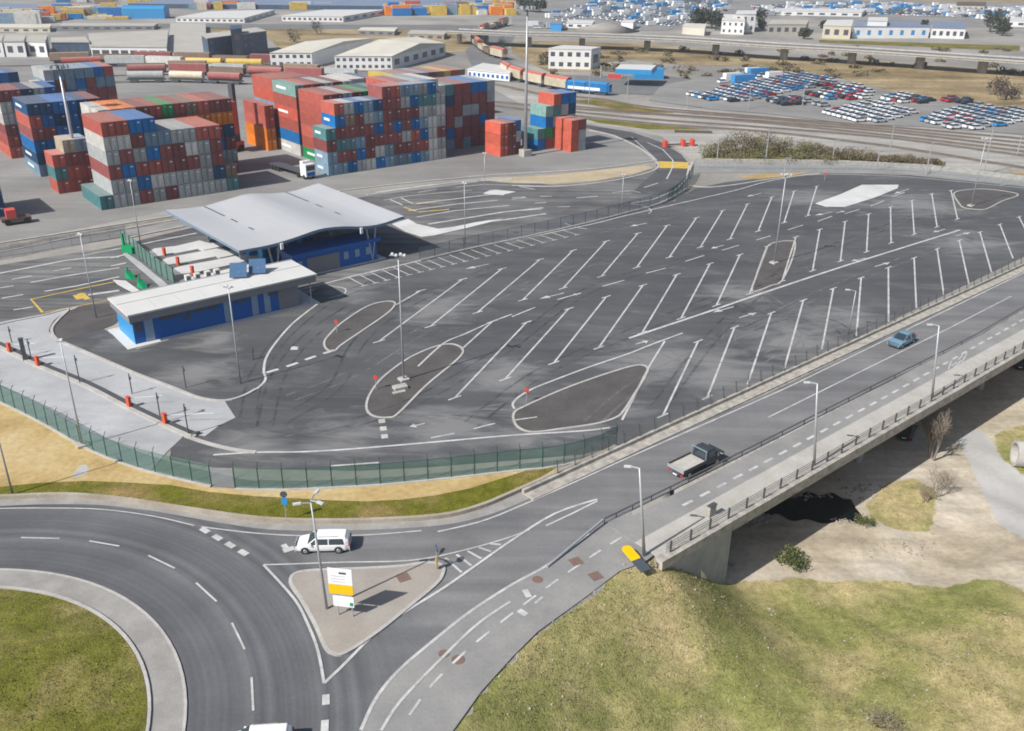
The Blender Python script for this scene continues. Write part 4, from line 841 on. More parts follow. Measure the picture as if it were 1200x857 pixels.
# ---------------------------------------------------------------- signs near the roundabout
b0, b1 = G(393, 723), G(413.4, 725.4); an = math.atan2(*(b1-b0)[::-1]); wd = float(np.hypot(*(b1-b0)))
sg = empty('direction_sign', (*b0, .15), an, 'white and yellow three-panel direction sign on two posts on the traffic island', 'sign')
for x in (.25, wd): MB().tube((x, .08, 0), (x, .08, 4.2), .055, n=8).build('post', M['steel'], sg)
for nm, z0, z1, mt, x0, x1 in (('white_panel', 3.0, 4.45, 'signwhite', -.3, wd+.2), ('yellow_panel', 2.12, 2.97, 'signyellow', -.3, wd+.2), ('lower_panel', .95, 1.9, 'signwhite', -.05, wd+.2)):
    MB().box(((x0+x1)/2, 0, z0), (x1-x0, .06, z1-z0)).build(nm, M[mt], sg); MB().box(((x0+x1)/2, .04, z0+.02), (x1-x0-.04, .02, z1-z0-.04)).build('panel_back', M['signback'], sg)
MB().box((wd*.62, -.04, 4.0), (.55, .02, .16)).build('symbol', M['signback'], sg); MB().box((wd+.0, -.04, 1.1), (.25, .02, .3)).build('green_symbol', M['green'], sg)
for z in (3.75, 3.5, 3.25): MB().box((wd*.35, -.036, z), (1.1, .012, .035)).build('lettering', M['steel'], sg)
a, b = G(757, 672), G(731, 649); d = b-a; L_ = float(np.hypot(*d)); ys = empty('yellow_marker_board', (*a, .1), math.atan2(d[1], d[0]), 'yellow rounded marker board with dark lower half at the bridge end', 'sign')
def rnd(x0, x1, w, r, n=5):
    P = []
    for cx_, cy_, a0 in ((x1-r, w/2-r, 0), (x0+r*.3, w/2-r*.3, 90), (x0+r*.3, -w/2+r*.3, 180), (x1-r, -w/2+r, 270)):
        rr = r if cx_ > (x0+x1)/2 else r*.3
        for k in range(n+1): t = R(a0+90*k/n); P.append((cx_+rr*math.cos(t), cy_+rr*math.sin(t)))
    return P
q = MB(); q.prism(rnd(1.35, 3.0, .95, .38), 0, .06); q.v = [(x, y, z+.12+x*.18) for x, y, z in q.v]; q.build('yellow_panel', M['signyellow'], ys)
q = MB(); q.prism([(0, -.5), (1.34, -.5), (1.34, .5), (0, .5)], 0, .06); q.v = [(x, y, z+.12+x*.18) for x, y, z in q.v]; q.build('dark_panel', M['signback'], ys)
for x in (.5, 2.2): MB().tube((x, 0, -.1), (x, 0, .1+x*.18), .05).build('leg', M['steel'], ys)
def keepright(o):
    MB().tube((0, 0, 0), (0, 0, 2.3), .045, n=6).build('post', M['steel'], o); MB().box((0, 0, .35), (.34, .14, 1.1)).build('bollard_panel', M['sand'], o); MB().tube((0, -.05, 2.2), (0, -.01, 2.2), .33, n=20).build('disc', M['blue'], o); MB().tube((0, -.008, 2.2), (0, .03, 2.2), .33, n=20).build('disc_back', M['signback'], o)
prop((512, 669), 'road_sign', 'keep-side road sign on a short post at the right tip of the traffic island', 'sign', None, keepright, 1.9)
def bluesign(o): MB().tube((0, 0, 0), (0, 0, 3.0), .05, n=6).build('post', M['steel'], o); MB().box((0, -.05, 1.75), (.5, .05, .7)).build('blue_panel', M['bluelight'], o); MB().tube((0, -.08, 2.8), (0, -.03, 2.8), .32, n=16).build('disc_back', M['darksteel'], o)
prop((336, 611), 'road_sign', 'small road sign with blue plate on the grass verge above the white estate car', 'sign', None, bluesign)
prop((833, 606), 'bin', 'grey box bin standing against the bridge railing', 'bin', None, lambda o: (MB().box((0, 0, .1), (.9, .35, 1.1)).build('box', M['wallconc'], o), MB().box((0, 0, 1.2), (1., .45, .07)).build('lid', M['darksteel'], o)), BANG)
mh = [((520.5, 767), .42), ((537, 774), .5), ((630, 680), .45)]
for i, (px, r) in enumerate(mh): tag(MB().tube((*G(*px), .061), (*G(*px), .075), r, n=20).build('manhole_cover', M['mancover']), ('round rusty manhole cover on the white line of the cycle path', 'round rusty manhole cover just right of the white line, larger', 'round rusty manhole cover near the ramped guard rail end')[i], 'manhole cover', 'manhole covers')
for i, px in enumerate(((675, 659), (698, 676), (473, 679))): tag(MB().box((*G(*px), .061 if i < 2 else .172), (1.0, 1.0, .02), .5).build('drain_grate', M['mancover']), ('square rusty drain grate beside the guard rail ramp', 'square rusty drain grate near the grass edge of the pavement', 'square grate in the paving of the traffic island')[i], 'drain grate', 'square grates')
# ---------------------------------------------------------------- near vehicles
def make_car(name, label, px, head, L, W, H, paintm, estate=True, pickup=False, z=.06):
    """head = world angle of the front; built around the car's centre"""
    o = empty(name, (*G(*px, z), z), head, label, 'car')
    hw = W/2; gz = .24; bz = H*.60
    if estate: st = [(-L/2, .45, None), (-L/2+.06, bz-.05, H*.80), (-L/2+.35, bz, H-.03), (-L*.12, bz, H), (L*.10, bz, H-.02), (L*.26, bz-.03, None), (L*.40, bz-.13, None), (L/2-.05, bz-.30, None), (L/2, .42, None)]
    else: st = [(-L/2, .45, None), (-L/2+.06, bz-.02, None), (-L/2+.45, bz, H*.86), (-L*.18, bz, H), (L*.02, bz, H-.02), (L*.22, bz-.03, None), (L*.38, bz-.10, None), (L/2-.05, bz-.26, None), (L/2, .42, None)]
    m = MB(); ringn = 10
    for x, zb, zr in st:
        end = abs(x) > L/2-.08; w0 = hw*(.90 if end else 1.0); tap = 1-.10*max(0, abs(x)/(L/2)-.75)*4
        w0 *= tap; zr2 = zr if zr else zb+.03; wr = hw*.74 if zr else hw*.80*tap
        pts = [(w0*.93, gz), (w0, .46), (w0, zb-.10 if zb > .6 else zb*.98), (w0*.95, zb), (wr, zr2-(.04 if zr else .01)), (wr*.82, zr2+.0)]
        ring = pts+[(-a, b) for a, b in reversed(pts)]
        m.v += [(x, a, b) for a, b in ring]
    n = 12
    for i in range(len(st)-1):
        for k in range(n): m.f.append((i*n+k, i*n+(k+1) % n, (i+1)*n+(k+1) % n, (i+1)*n+k)); m.m.append(0)
    m.f.append(tuple(range(n))); m.f.append(tuple(range((len(st)-1)*n, len(st)*n))[::-1]); m.m += [0, 0]
    body = m.build('body', paintm, o)
    bm = bmesh.new(); bm.from_mesh(body.data); bmesh.ops.recalc_face_normals(bm, faces=bm.faces); bmesh.ops.bevel(bm, geom=[e for e in bm.edges if e.calc_face_angle(0) > .35], offset=.05, segments=2, affect='EDGES', profile=.6); bm.to_mesh(body.data); bm.free()
    for s in (1, -1):                                                             # side glass
        xs_ = [-L/2+.42, -L*.12-.05, -L*.12+.05, L*.08, L*.12, L*.235] if estate else [-L/2+.62, -L*.18, -L*.1+.04, L*.05, L*.09, L*.2]
        for i in range(0, 6, 2):
            x0, x1 = xs_[i], xs_[i+1]; top1 = H-.13 if i < 4 else bz+.04; top0 = H-.13
            if i == 4: q = [(x0, s*hw*.965, bz+.0), (x1, s*hw*.965, bz), (x0+.02, s*(hw*.78+.015), H-.17)]
            else: q = [(x0, s*hw*.965, bz), (x1, s*hw*.965, bz), (x1, s*(hw*.765+.015), H-.13), (x0+(.12 if i == 0 else 0), s*(hw*.765+.015), H-.13)]
            g = MB(); g.add([(a, b+s*.012, c) for a, b, c in q]+[(a, b-s*.03, c) for a, b, c in q], [tuple(range(len(q))), tuple(range(2*len(q)-1, len(q)-1, -1))]); g.build('side_window', M['glass'], o)
    def pane(name, xa, za, xb, zb, wa, wb):
        g = MB(); d = .03 if xb < xa else -.03; g.add([(xa+d, -wa, za+.02), (xa+d, wa, za+.02), (xb+d, wb, zb+.02), (xb+d, -wb, zb+.02)], [(0, 1, 2, 3)]); g.build(name, M['glass'], o)
    r_, f_ = (st[2], st[4]), (st[4], st[5])
    pane('windscreen', st[5][0], st[5][1]+.02, st[4][0], H-.05, hw*.80, hw*.66)
    if estate: pane('rear_window', -L/2+.05, bz+.02, -L/2+.32, H-.10, hw*.78, hw*.66)
    else: pane('rear_window', -L/2+.10, bz+.03, -L*.2-.2, H-.08, hw*.78, hw*.64)
    wheels(o, L, hw, [(-L*.30), L*.31], .31)
    for s in (1, -1):
        MB().box((L/2-.09, s*(hw-.30), bz-.36), (.16, .38, .15)).build('headlight', M['lampclear'], o)
        MB().box((-L/2+.02, s*(hw-.22), bz-.22), (.10, .18, .28)).build('taillight', M['lampred'], o)
        MB().box((L*.20, s*(hw+.07), bz-.02), (.14, .16, .12)).build('mirror', paintm, o)
    MB().box((L/2-.03, 0, .28), (.12, W*.7, .16)).build('bumper', M['darksteel'], o)
    MB().box((-L/2-.005, 0, bz-.42), (.05, .5, .12)).build('number_plate', M['signwhite'], o)
    for s in (1, -1): MB().box((-L*.12, s*hw*.66, H-.015), (L*.36, .04, .05)).build('roof_rail', M['steel'], o)
    return o
def wheels(o, L, hw, xs_, r):
    for x in xs_:
        for s in (1, -1):
            wh = MB().tube((x, s*(hw-.20), r), (x, s*(hw+.015), r), r, n=20).build('wheel', M['rubber'], o)
            MB().tube((x, s*(hw+.005), r), (x, s*(hw+.03), r), r*.62, r*.55, n=14).build('rim', M['rim'], wh)
            MB().tube((x, s*(hw-.22), r+.03), (x, s*(hw+.006), r+.03), r+.055, n=20).build('wheel_arch', M['signback'], o)
make_car('estate_car', 'white estate car driving past the traffic island towards the roundabout', (379.5, 642), R(183), 4.55, 1.78, 1.5, M['carwhite'])
make_car('white_car', 'white car cut off by the bottom edge on the roundabout', (303, 879), R(186), 4.4, 1.8, 1.55, M['carwhite'])
make_car('blue_car', 'blue-grey hatchback car driving along the bridge near its centre line', (1056, 403), R(41+180), 4.5, 1.85, 1.5, M['carblue'], estate=False)
make_car('black_car', 'dark parked car in the shadow under the bridge by the bare tree', (1062, 509), R(60), 4.3, 1.75, 1.45, M['carblack'], z=GZ)
make_car('black_car', 'dark parked car in the shadow under the bridge at the right edge', (1196, 428), R(60), 4.3, 1.75, 1.45, M['carblack'], z=GZ)
# flatbed pickup
tk = empty('flatbed_truck', (*G(815, 549), .06), R(39.5), 'dark grey flatbed pickup truck with pale boarded bed on the bridge', 'truck')
m = MB()
for x, zb, zr, wr in ((.45, 1.15, 1.95, .80), (.62, 1.15, 2.05, .80), (1.55, 1.15, 2.05, .78), (2.25, 1.10, None, .8), (2.85, .98, None, .78), (3.0, .55, None, .8)):
    zr2 = zr or zb+.02; pts = [(.90, .42), (.95, .7), (.95, min(1.1, zb)), (.91, zb+.005), (wr, zr2-.05), (wr*.85, zr2)]; ring = pts+[(-a, b) for a, b in reversed(pts)]; m.v += [(x, a, b) for a, b in ring]
for i in range(5):
    for k in range(12): m.f.append((i*12+k, i*12+(k+1) % 12, (i+1)*12+(k+1) % 12, (i+1)*12+k)); m.m.append(0)
m.f += [tuple(range(12)), tuple(range(60, 72))[::-1]]; m.m += [0, 0]; cab = m.build('cab', M['truckgrey'], tk)
bm = bmesh.new(); bm.from_mesh(cab.data); bmesh.ops.recalc_face_normals(bm, faces=bm.faces); bmesh.ops.bevel(bm, geom=[e for e in bm.edges if e.calc_face_angle(0) > .35], offset=.05, segments=2, affect='EDGES'); bm.to_mesh(cab.data); bm.free()
MB().box((.40, 0, 1.2), (.10, 1.5, .62)).build('rear_window', M['glass'], tk)
q = MB(); q.add([(2.3, -.75, 1.16), (2.3, .75, 1.16), (1.6, .66, 2.02), (1.6, -.66, 2.02)], [(0, 1, 2, 3)]); q.build('windscreen', M['glass'], tk)
for s in (1, -1):
    q = MB(); q.add([(.7, s*.93, 1.2), (1.95, s*.93, 1.2), (1.5, s*.835, 1.9), (.75, s*.835, 1.9)], [(0, 1, 2, 3)]); q.build('side_window', M['glass'], tk)
    MB().box((2.0, s*1.08, 1.15), (.15, .2, .3)).build('mirror', M['signback'], tk); MB().box((-3.05, s*.8, .55), (.08, .3, .16)).build('taillight', M['lampred'], tk); MB().box((3.0, s*.7, .72), (.1, .3, .18)).build('headlight', M['lampclear'], tk)
    MB().box((-1.35, s*1.02, .88), (3.4, .05, .36)).build('side_board', M['truckgrey'], tk)
MB().box((-1.35, 0, .80), (3.4, 2.0, .10)).build('bed_frame', M['truckgrey'], tk); MB().box((-1.35, 0, .9), (3.3, 1.92, .14)).build('bed_boards', M['wood'], tk)
MB().box((-3.06, 0, .88), (.05, 2.05, .36)).build('tailboard', M['steel'], tk)
q = MB(); q.box((.28, 0, .9), (.06, 1.9, .1)); [q.box((.28, y, .9), (.06, .07, 1.15)) for y in (-.9, .9)]; q.box((.28, 0, 2.05), (.08, 1.95, .09)); q.build('headboard', M['bluegrey'], tk)
MB().box((-.2, 0, .42), (5.4, .8, .3)).build('chassis', M['signback'], tk); MB().box((-3.1, 0, .42), (.04, .5, .12)).build('number_plate', M['signwhite'], tk)
wheels(tk, 6, .9, [-2.0, 2.15], .37)
# ---------------------------------------------------------------- river bank
GB = GZ
def bare_tree(px, ytop, label, seed, spread=.32, trunk=.16, levels=5, name='bare_tree', leaf=None):
    rr = random.Random(seed); b = G(*px, GB); 
    lo, hi = 0, 30
    for _ in range(30):
        h = (lo+hi)/2
        if proj((*b, GB+h))[1] > ytop: lo = h
        else: hi = h
    root = empty(name, (*b, GB), 0, label, 'tree'); tm = MB(); cm_ = MB()
    def grow(p, d, l, r, lev):
        e = p+d*l; (tm if lev == 0 else cm_).tube(p, e, r, r*.62, n=6 if lev < 2 else 3, caps=False)
        if lev >= levels: return
        for k in range(4 if lev < 2 else 3):
            a = rr.uniform(0, 6.28); t = rr.uniform(.45, 1.); nd = (d+Vector((math.cos(a), math.sin(a), rr.uniform(-.1, .5)))*spread*rr.uniform(.7, 1.5)).normalized()
            grow(p+d*l*t, nd, l*rr.uniform(.55, .8), r*.55, lev+1)
    for s in range(4): 
        a = rr.uniform(0, 6.28); grow(Vector((math.cos(a)*.3, math.sin(a)*.3, -.1)), Vector((math.cos(a)*.18, math.sin(a)*.18, 1)).normalized(), h*.36, trunk, 0)
    tm.build('trunk', M['bark'], root); cm_.build('crown', M['twig'], root); return root
bare_tree((1092, 538), 478, 'tall bare grey tree standing by the shadow edge beside the bridge', 3, levels=5)
bare_tree((1098, 580), 540, 'low bare shrub on the straw patch below the taller bare tree', 8, spread=.8, trunk=.05, levels=4, name='bare_shrub')
bare_tree((1085, 590), 560, 'small bare shrub on the straw patch, nearest the river', 9, spread=.8, trunk=.04, levels=4, name='bare_shrub')
pp = empty('concrete_pipe', (*G(1185, 545, GB), GB+1.55), R(-12), 'large pale concrete pipe section lying on the grass at the right edge', 'pipe')
n = 28; pr = MB()
for x in (0, 3.2):
    for r in (1.5, 1.2): pr.v += [(x, r*math.cos(6.2832*k/n), r*math.sin(6.2832*k/n)) for k in range(n)]
for k in range(n):
    k2 = (k+1) % n; pr.f += [(k, k2, 2*n+k2, 2*n+k), (n+k2, n+k, 3*n+k, 3*n+k2), (k, n+k, n+k2, k2), (2*n+k, 2*n+k2, 3*n+k2, 3*n+k)]
pr.m = [0]*len(pr.f); pr.build('ring', M['kerb'], pp, smooth=False)
MB().box((1.6, 0, -1.62), (2.6, 1.2, .16)).build('cradle', M['wallgrey'], pp)
# ---------------------------------------------------------------- foliage
def crown_mb(cx, cy, z0, rx, ry, rz, n, size, rr, mbx=None, clumps=14):
    m = mbx or MB(); cl = []
    for _ in range(clumps):
        a = rr.uniform(0, 6.28); q = rr.uniform(0, 1)**.5; cl.append((cx+rx*.72*q*math.cos(a), cy+ry*.72*q*math.sin(a), z0+rz*rr.uniform(.25, .85), rr.uniform(.28, .5)))
    for _ in range(n):
        c = rr.choice(cl); v = Vector((rr.gauss(0, 1), rr.gauss(0, 1), rr.gauss(0, 1))).normalized()*rr.uniform(.5, 1.05)
        p = Vector((c[0]+v.x*rx*c[3], c[1]+v.y*ry*c[3], max(z0, c[2]+v.z*rz*c[3]*.9)))
        nrm = Vector((rr.gauss(0, 1), rr.gauss(0, 1), rr.gauss(.5, 1))).normalized(); t = nrm.orthogonal().normalized(); b = nrm.cross(t); s = size*rr.uniform(.6, 1.3)
        m.add([p+t*s, p+b*s*.7, p-t*s, p-b*s*.7], [(0, 1, 2, 3)])
    return m
def shrub(px, w, h, label, mat, seed, name='shrub', n=700, cat='shrub', group=None, z=0., size=.16, trunk=False):
    rr = random.Random(seed); b = G(*px, z)
    if z < 0: q3 = GT(*px); b = q3[:2]; z = q3[2]
    o = empty(name, (*b, z), 0, label, cat, group)
    crown_mb(0, 0, h*(.25 if trunk else 0), w/2, w/2, h*(.75 if trunk else 1), n, size, rr).build('crown', mat, o)
    m = MB(); 
    for k in range(3): a = rr.uniform(0, 6.28); m.tube((0, 0, -.1), (math.cos(a)*w*.2, math.sin(a)*w*.2, h*.6), .03*h+.02, .02, n=5)
    m.build('trunk' if trunk else 'stem', M['barkdark'], o); return o
shrub((925, 661), 3.6, 1.2, 'green bush at the top edge of the grass field by the bridge shadow', M['leafgreen'], 1, n=1500, z=-4.6, size=.10)
shrub((1012, 614), 2.2, 1.0, 'small green bush beside the dark water', M['leafgreen'], 2, n=600, z=GZ, size=.08)
shrub((1030, 852), 3.4, 1.3, 'bare brown shrub at the bottom edge of the grass field', M['twig'], 4, n=700, z=GZ+.0, size=.06)
shp = [(835, 183, 9, 3.2, 1), (850, 182, 10, 4.2, 0), (866, 181, 12, 6.8, 0), (884, 180, 12, 7, 0), (900, 182, 11, 5, 1), (915, 181, 10, 5, 0), (932, 184, 10, 4, 1), (950, 184, 10, 4.2, 1), (967, 186, 10, 4, 0), (985, 187, 10, 3.6, 0), (1002, 188, 10, 3.2, 0), (1020, 190, 9, 2.6, 0), (1037, 191, 9, 2.4, 0), (1054, 191, 8, 2.4, 0), (1071, 193, 7, 2.2, 0), (860, 188, 9, 2.4, 1), (892, 189, 10, 2.6, 1), (925, 189, 9, 2.4, 1), (945, 189, 9, 2.4, 1), (965, 190, 9, 2.4, 1), (1093, 193, 6, 1.6, 0)]
for i, (x, y, wd, h, g) in enumerate(shp):
    shrub((x, y), wd*.9, h*.78, ('olive-brown', 'green-tinged')[g]+' shrub in the scrub strip beyond the barrier, '+('tallest part' if h > 6 else 'right tapering end' if x > 1010 else 'front row' if y > 187 and x < 1000 else 'left end' if x < 860 else 'middle part'), M['leafolive' if not g else 'leafscrub'], 20+i, group='scrub strip beyond the barrier', n=1500, size=.16)
# grass tufts on the near field (nobody could count them)
def blades(name, poly, n, hgt, mats, zf, seed):
    g = np.random.default_rng(seed); xs_ = [p[0] for p in poly]; ys_ = [p[1] for p in poly]; V = []; F = []; Mi = []
    x0, x1, y0, y1 = min(xs_), max(xs_), min(ys_), max(ys_); c = 0
    while c < n:
        x, y = g.uniform(x0, x1), g.uniform(y0, y1)
        if not inside(x, y, poly): continue
        z = zf(x, y); r = g.uniform(.04, .14); mi = int(g.integers(0, len(mats)))
        for k in range(3):
            a = g.uniform(0, 6.28); s = g.uniform(.03, .07); h = hgt*g.uniform(.5, 1.4); dx, dy = math.cos(a), math.sin(a); o = len(V); px, py = x+g.normal()*r, y+g.normal()*r; lx, ly = g.normal()*h*.6, g.normal()*h*.6
            V += [(px-dx*s, py-dy*s, z-.02), (px+dx*s, py+dy*s, z-.02), (px+lx, py+ly, z+h)]; F.append((o, o+1, o+2)); Mi.append(mi)
        c += 1
    m = MB(); m.v = V; m.f = F; m.m = Mi; o = m.build(name, mats); return tag(o, kind='stuff')
fieldp = [tuple(G(x, y, -3)) for x, y in [(535, 853), (570, 812), (605, 772), (640, 738), (690, 703), (730, 676), (765, 666), (860, 668), (940, 660), (1050, 664), (1120, 676), (1215, 690), (1215, 870), (520, 870)]]
blades('grass_tufts', fieldp, 14000, .06, [M['blade'], M['blade'], M['leafgreen'], M['straw']], lambda x, y: height(x, y), 5)
ri = circle(18.3, 40)
blades('roundabout_tufts', [p for p in ri if p[0] > -60], 9000, .06, [M['leafgreen'], M['blade']], lambda x, y: .16+.8*(1-((x-CEN[0])**2+(y-CEN[1])**2)/18.45**2), 6)
rng2 = random.Random(4); st_ = MB()
for _ in range(700):
    x = rng2.uniform(-5, 60); y = rng2.uniform(30, 78)
    if not inside(x, y, fieldp): continue
    s = rng2.uniform(.05, .16); st_.box((x, y, height(x, y)-.02), (s, s*rng2.uniform(.6, 1.2), s*.5), rng2.uniform(0, 3))
tag(st_.build('pale_stones', M['kerb']), kind='stuff')
rb_ = MB()
for cxp, cyp, sx_, sy_, n_, big in ((812, 662, 45, 4, 220, .35), (885, 608, 18, 8, 120, .45), (945, 583, 40, 3, 90, .3), (990, 612, 16, 4, 60, .25), (1010, 575, 25, 12, 50, .3), (1060, 640, 60, 14, 60, .22)):
    for _ in range(n_):
        q3 = GT(cxp+rng2.gauss(0, sx_*.5), cyp+rng2.gauss(0, sy_*.5)); s = rng2.uniform(.08, big); k0 = len(rb_.v)
        if abs(height(q3[0], q3[1])-q3[2]) > .15 or q3[2] < -9: continue
        rb_.box((q3[0], q3[1], q3[2]-s*.2), (s, s*rng2.uniform(.6, 1.3), s*.7), rng2.uniform(0, 3)); rb_.v[k0:] = [(x+rng2.uniform(-.2, .2)*s, y+rng2.uniform(-.2, .2)*s, z+rng2.uniform(-.15, .15)*s) for x, y, z in rb_.v[k0:]]
tag(rb_.build('rubble', M['kerbtan']), kind='stuff')
# ---------------------------------------------------------------- containers
CC = {'r': ((.46, .115, .085), 'rust-red'), 'd': ((.28, .085, .08), 'maroon'), 'g': ((.42, .44, .435), 'grey'), 'w': ((.62, .61, .57), 'white'), 'b': ((.01, .17, .46), 'bright blue'), 'n': ((.02, .08, .18), 'navy'), 't': ((.09, .25, .26), 'teal'),
      'l': ((.20, .31, .40), 'slate-blue'), 'o': ((.78, .22, .015), 'orange'), 's': ((.58, .12, .075), 'bright red'), 'e': ((.02, .30, .10), 'green'), 'y': ((.60, .42, .08), 'yellow'), 'c': ((.60, .53, .40), 'cream'), 'k': ((.28, .20, .14), 'brown'), 'm': ((.25, .42, .38), 'mint')}
def cont_mat(k):
    m, nt, b = new_mat('container_'+CC[k][1].replace('-', '_')); v = pos(nt, obj=True)
    f = noise(nt, v, .5, 5, .7); col = mix(nt, 1., CC[k][0], ramp(nt, f, [(.3, (.78,)*3), (.7, (1.12,)*3)]), 'MULTIPLY')
    f2 = noise(nt, v, 1.8, 5, .75); col = mix(nt, ramp(nt, f2, [(.62, (0, 0, 0)), (.74, (.6,)*3)]), col, (.16, .085, .05))
    oi = N(nt, 'ShaderNodeObjectInfo'); mr = N(nt, 'ShaderNodeMapRange'); mr.inputs[3].default_value = .78; mr.inputs[4].default_value = 1.22; nt.links.new(oi.outputs['Random'], mr.inputs[0])
    cb = N(nt, 'ShaderNodeCombineColor'); [nt.links.new(mr.outputs[0], cb.inputs[i]) for i in range(3)]
    col = mix(nt, 1., col, cb.outputs[0], 'MULTIPLY')
    g = N(nt, 'ShaderNodeNewGeometry'); sx = N(nt, 'ShaderNodeSeparateXYZ'); nt.links.new(g.outputs['Normal'], sx.inputs[0])
    top = ramp(nt, sx.outputs[2], [(.8, (0, 0, 0)), (.9, (.32,)*3)]); col = mix(nt, top, col, (.55, .47, .42))       # sun-faded, dusty roof paint
    gr = noise(nt, pos(nt, obj=True, scale=(3., 3., .35)), 1.2, 4, .7); col = mix(nt, 1., col, ramp(nt, gr, [(.35, (.80,)*3), (.6, (1.06,)*3)]), 'MULTIPLY')
    nt.links.new(col, b.inputs['Base Color']); b.inputs['Roughness'].default_value = .6; b.inputs['Specular IOR Level'].default_value = .3
    wv = N(nt, 'ShaderNodeTexWave', wave_type='BANDS', bands_direction='Y'); wv.inputs['Scale'].default_value = 1.1; nt.links.new(v, wv.inputs[0]); bump(nt, b, wv.outputs[1], .5, .06)
    return m
CM = {k: cont_mat(k) for k in CC}
M['doorseal'] = paint('container_gap', (.03, .03, .032), .8)
CW = 2.34
_cm = {}
def cont_mesh(k, L, h, logo=False):
    key = (k, L, h, logo)
    if key in _cm: return _cm[key]
    m = MB(); w2 = CW/2; hh = h-.05
    m.box((0, L/2, .02), (CW-.06, L-.10, hh-.04))                                     # skin
    for x in (-w2+.06, w2-.06):                                                       # corner posts and rails
        for y in (.06, L-.06): m.box((x, y, 0), (.12, .12, hh))
        m.box((x, L/2, 0), (.12, L-.24, .14)); m.box((x, L/2, hh-.10), (.12, L-.24, .10))
    for y in (.06, L-.06): m.box((0, y, 0), (CW-.24, .12, .15)); m.box((0, y, hh-.12), (CW-.24, .12, .12))
    for x in (-.8, -.35, .35, .8): m.tube((x, .02, .15), (x, .02, hh-.12), .03, n=4)
    for z in (.7, 1.25, 1.8): m.box((0, .035, z), (CW-.3, .04, .07))   # locking bars
    n = 24 if L > 8 else 12
    for i in range(n):                                                                # corrugation
        y = .2+(L-.4)*(i+.5)/n
        for x in (-w2+.035, w2-.035): m.box((x, y, .14), (.05, (L-.4)/n*.5, hh-.24))
    if L > 8:
        for i in range(14): m.box((0, .3+(L-.6)*(i+.5)/14, hh-.02), (CW-.3, .3, .03))
    m.mi = 2; m.box((.62, .028, hh*.72), (.5, .03, .22)); m.box((-.5, .028, hh*.80), (.3, .03, .12)) if ord(k) % 2 else None
    m.mi = 1; m.box((0, .018, .16), (.07, .03, hh-.3)); m.box((0, .01, -.0), (CW-.3, .06, .05)); m.box((w2-.01, L/2, .0), (.10, L-.3, hh)) if 0 else None
    if logo:
        m.mi = 2; m.box((-w2+.0, L*.62, hh*.42), (.03, L*.42, hh*.22))
    _cm[key] = m.mesh('shipping_container', [CM[k], M['doorseal'], M['signwhite']]); return _cm[key]
ORD = ['first', 'second', 'third', 'fourth', 'fifth', 'sixth', 'seventh', 'eighth', 'ninth', 'tenth', 'eleventh', 'twelfth', 'thirteenth']
LV = ['bottom level', 'second level up', 'third level up', 'fourth level up', 'fifth level up', 'sixth level up', 'seventh level up']
NC = [0]; fill = MB(); fillk = []
def stack(a0, b, cols, L, h, where, only=None, logos=(), pitch=2.5):
    """cols: one string per column, bottom to top; '.' = hidden behind others, goes to the shared rest"""
    for ci, s in enumerate(cols):
        for li, ch in enumerate(s):
            if ch == ' ': continue
            p = YP(a0, b)+YU*pitch*(ci+.5); z = .04+li*h
            if ch.islower() and (only is None or only(ci, li)) and NC[0] < 300:
                me = cont_mesh(ch, L, h, (ci, li) in logos); o = bpy.data.objects.new('shipping_container', me); C.objects.link(o); NC[0] += 1
                j = random.uniform(-.05, .05); o.location = (p[0]+YV[0]*j, p[1]+YV[1]*j, z); o.rotation_euler = (0, 0, YPH)
                tag(o, '%s container, %s column from left, %s, %s' % (CC[ch][1], ORD[ci], LV[li], where), 'container', 'shipping containers stacked in the yard')
            else:
                k = ch.lower() if ch != '.' else random.choice('rdgbl'); c = p+YV*L/2
                fill.mi = list(CC).index(k); fill.box((c[0], c[1], z), (CW, L-.06, h-.05), YPH)
stack(19.1, -.6, ['lldt', 'ldtdbr', 'bdldkg', 'gbldddb'[:4]+'db', 'wdddgn'[:5]+'l', 'bwdbln', 'llddddd', 'lddbddr', 'ldgddgl', 'bdrbdbl', 'lrblgtg', 'wwwwgtb', 'wgdgwg'], 6.06, 2.53, 'large front stack', logos=((0, 3), (0, 1), (0, 0), (1, 4)), pitch=2.395)
stack(0, .0, ['t', 'ggdgwr', 'ggbdwr', 'dbdgdb', 'gwrblb', 'dgddl', 'ggddg', 'ggdwg', 'ggggr', 'gnddr', 'tk'], 12.19, 2.68, 'front left stack')
stack(2.4, 13.6, ['...ddw', '...ddo', '...dto', '...ddd', '...drr', '...dde', '...drd', '...dok', '...oor', '...dod', 'dgdnod'], 12.19, 2.68, 'stack behind front left stack')
stack(-1.2, 17.5, ['rtr', 'rrdc', 'dddl'], 6.06, 2.6, 'stepped stack beside left mast', pitch=2.4)
stack(-.9, 35, ['lbrrrl'[0]+'nbdrn', 'nbbdbn', 'dnbbnb', 'nbnbbb', 'bnbnnn', 'rrdndd'], 12.19, 2.55, 'blue stack at the left', pitch=2.5, logos=((0, 5), (0, 1), (0, 0)))
stack(-1.2, 58, ['rrdwwd', 'gdtgld', 'dgddbn', 'tdgdgg', 'bbdgbb'], 12.19, 2.55, 'stack at left picture edge')
stack(19.4, 31.5, ['oorr'], 12.19, 2.68, 'orange and red stack')
stack(20.8, 21.2, ['wbrsrm', '....dr', '....dd', '....gg', '....dd', '.....w'], 12.19, 2.72, 'tall stack behind white truck', logos=((0, 5), (0, 0), (0, 3)))
stack(20.9, 33.9, ['....sr', '.....r', '.....r', '.....d'], 11.6, 2.72, 'far red-faced stack')
stack(20.9, 8.2, ['errrrr', '...ddd', '...ddg', '...ddd', '...dee', '...dnn', '....bt'], 12.19, 2.62, 'tall red-sided stack', logos=((0, 0),))
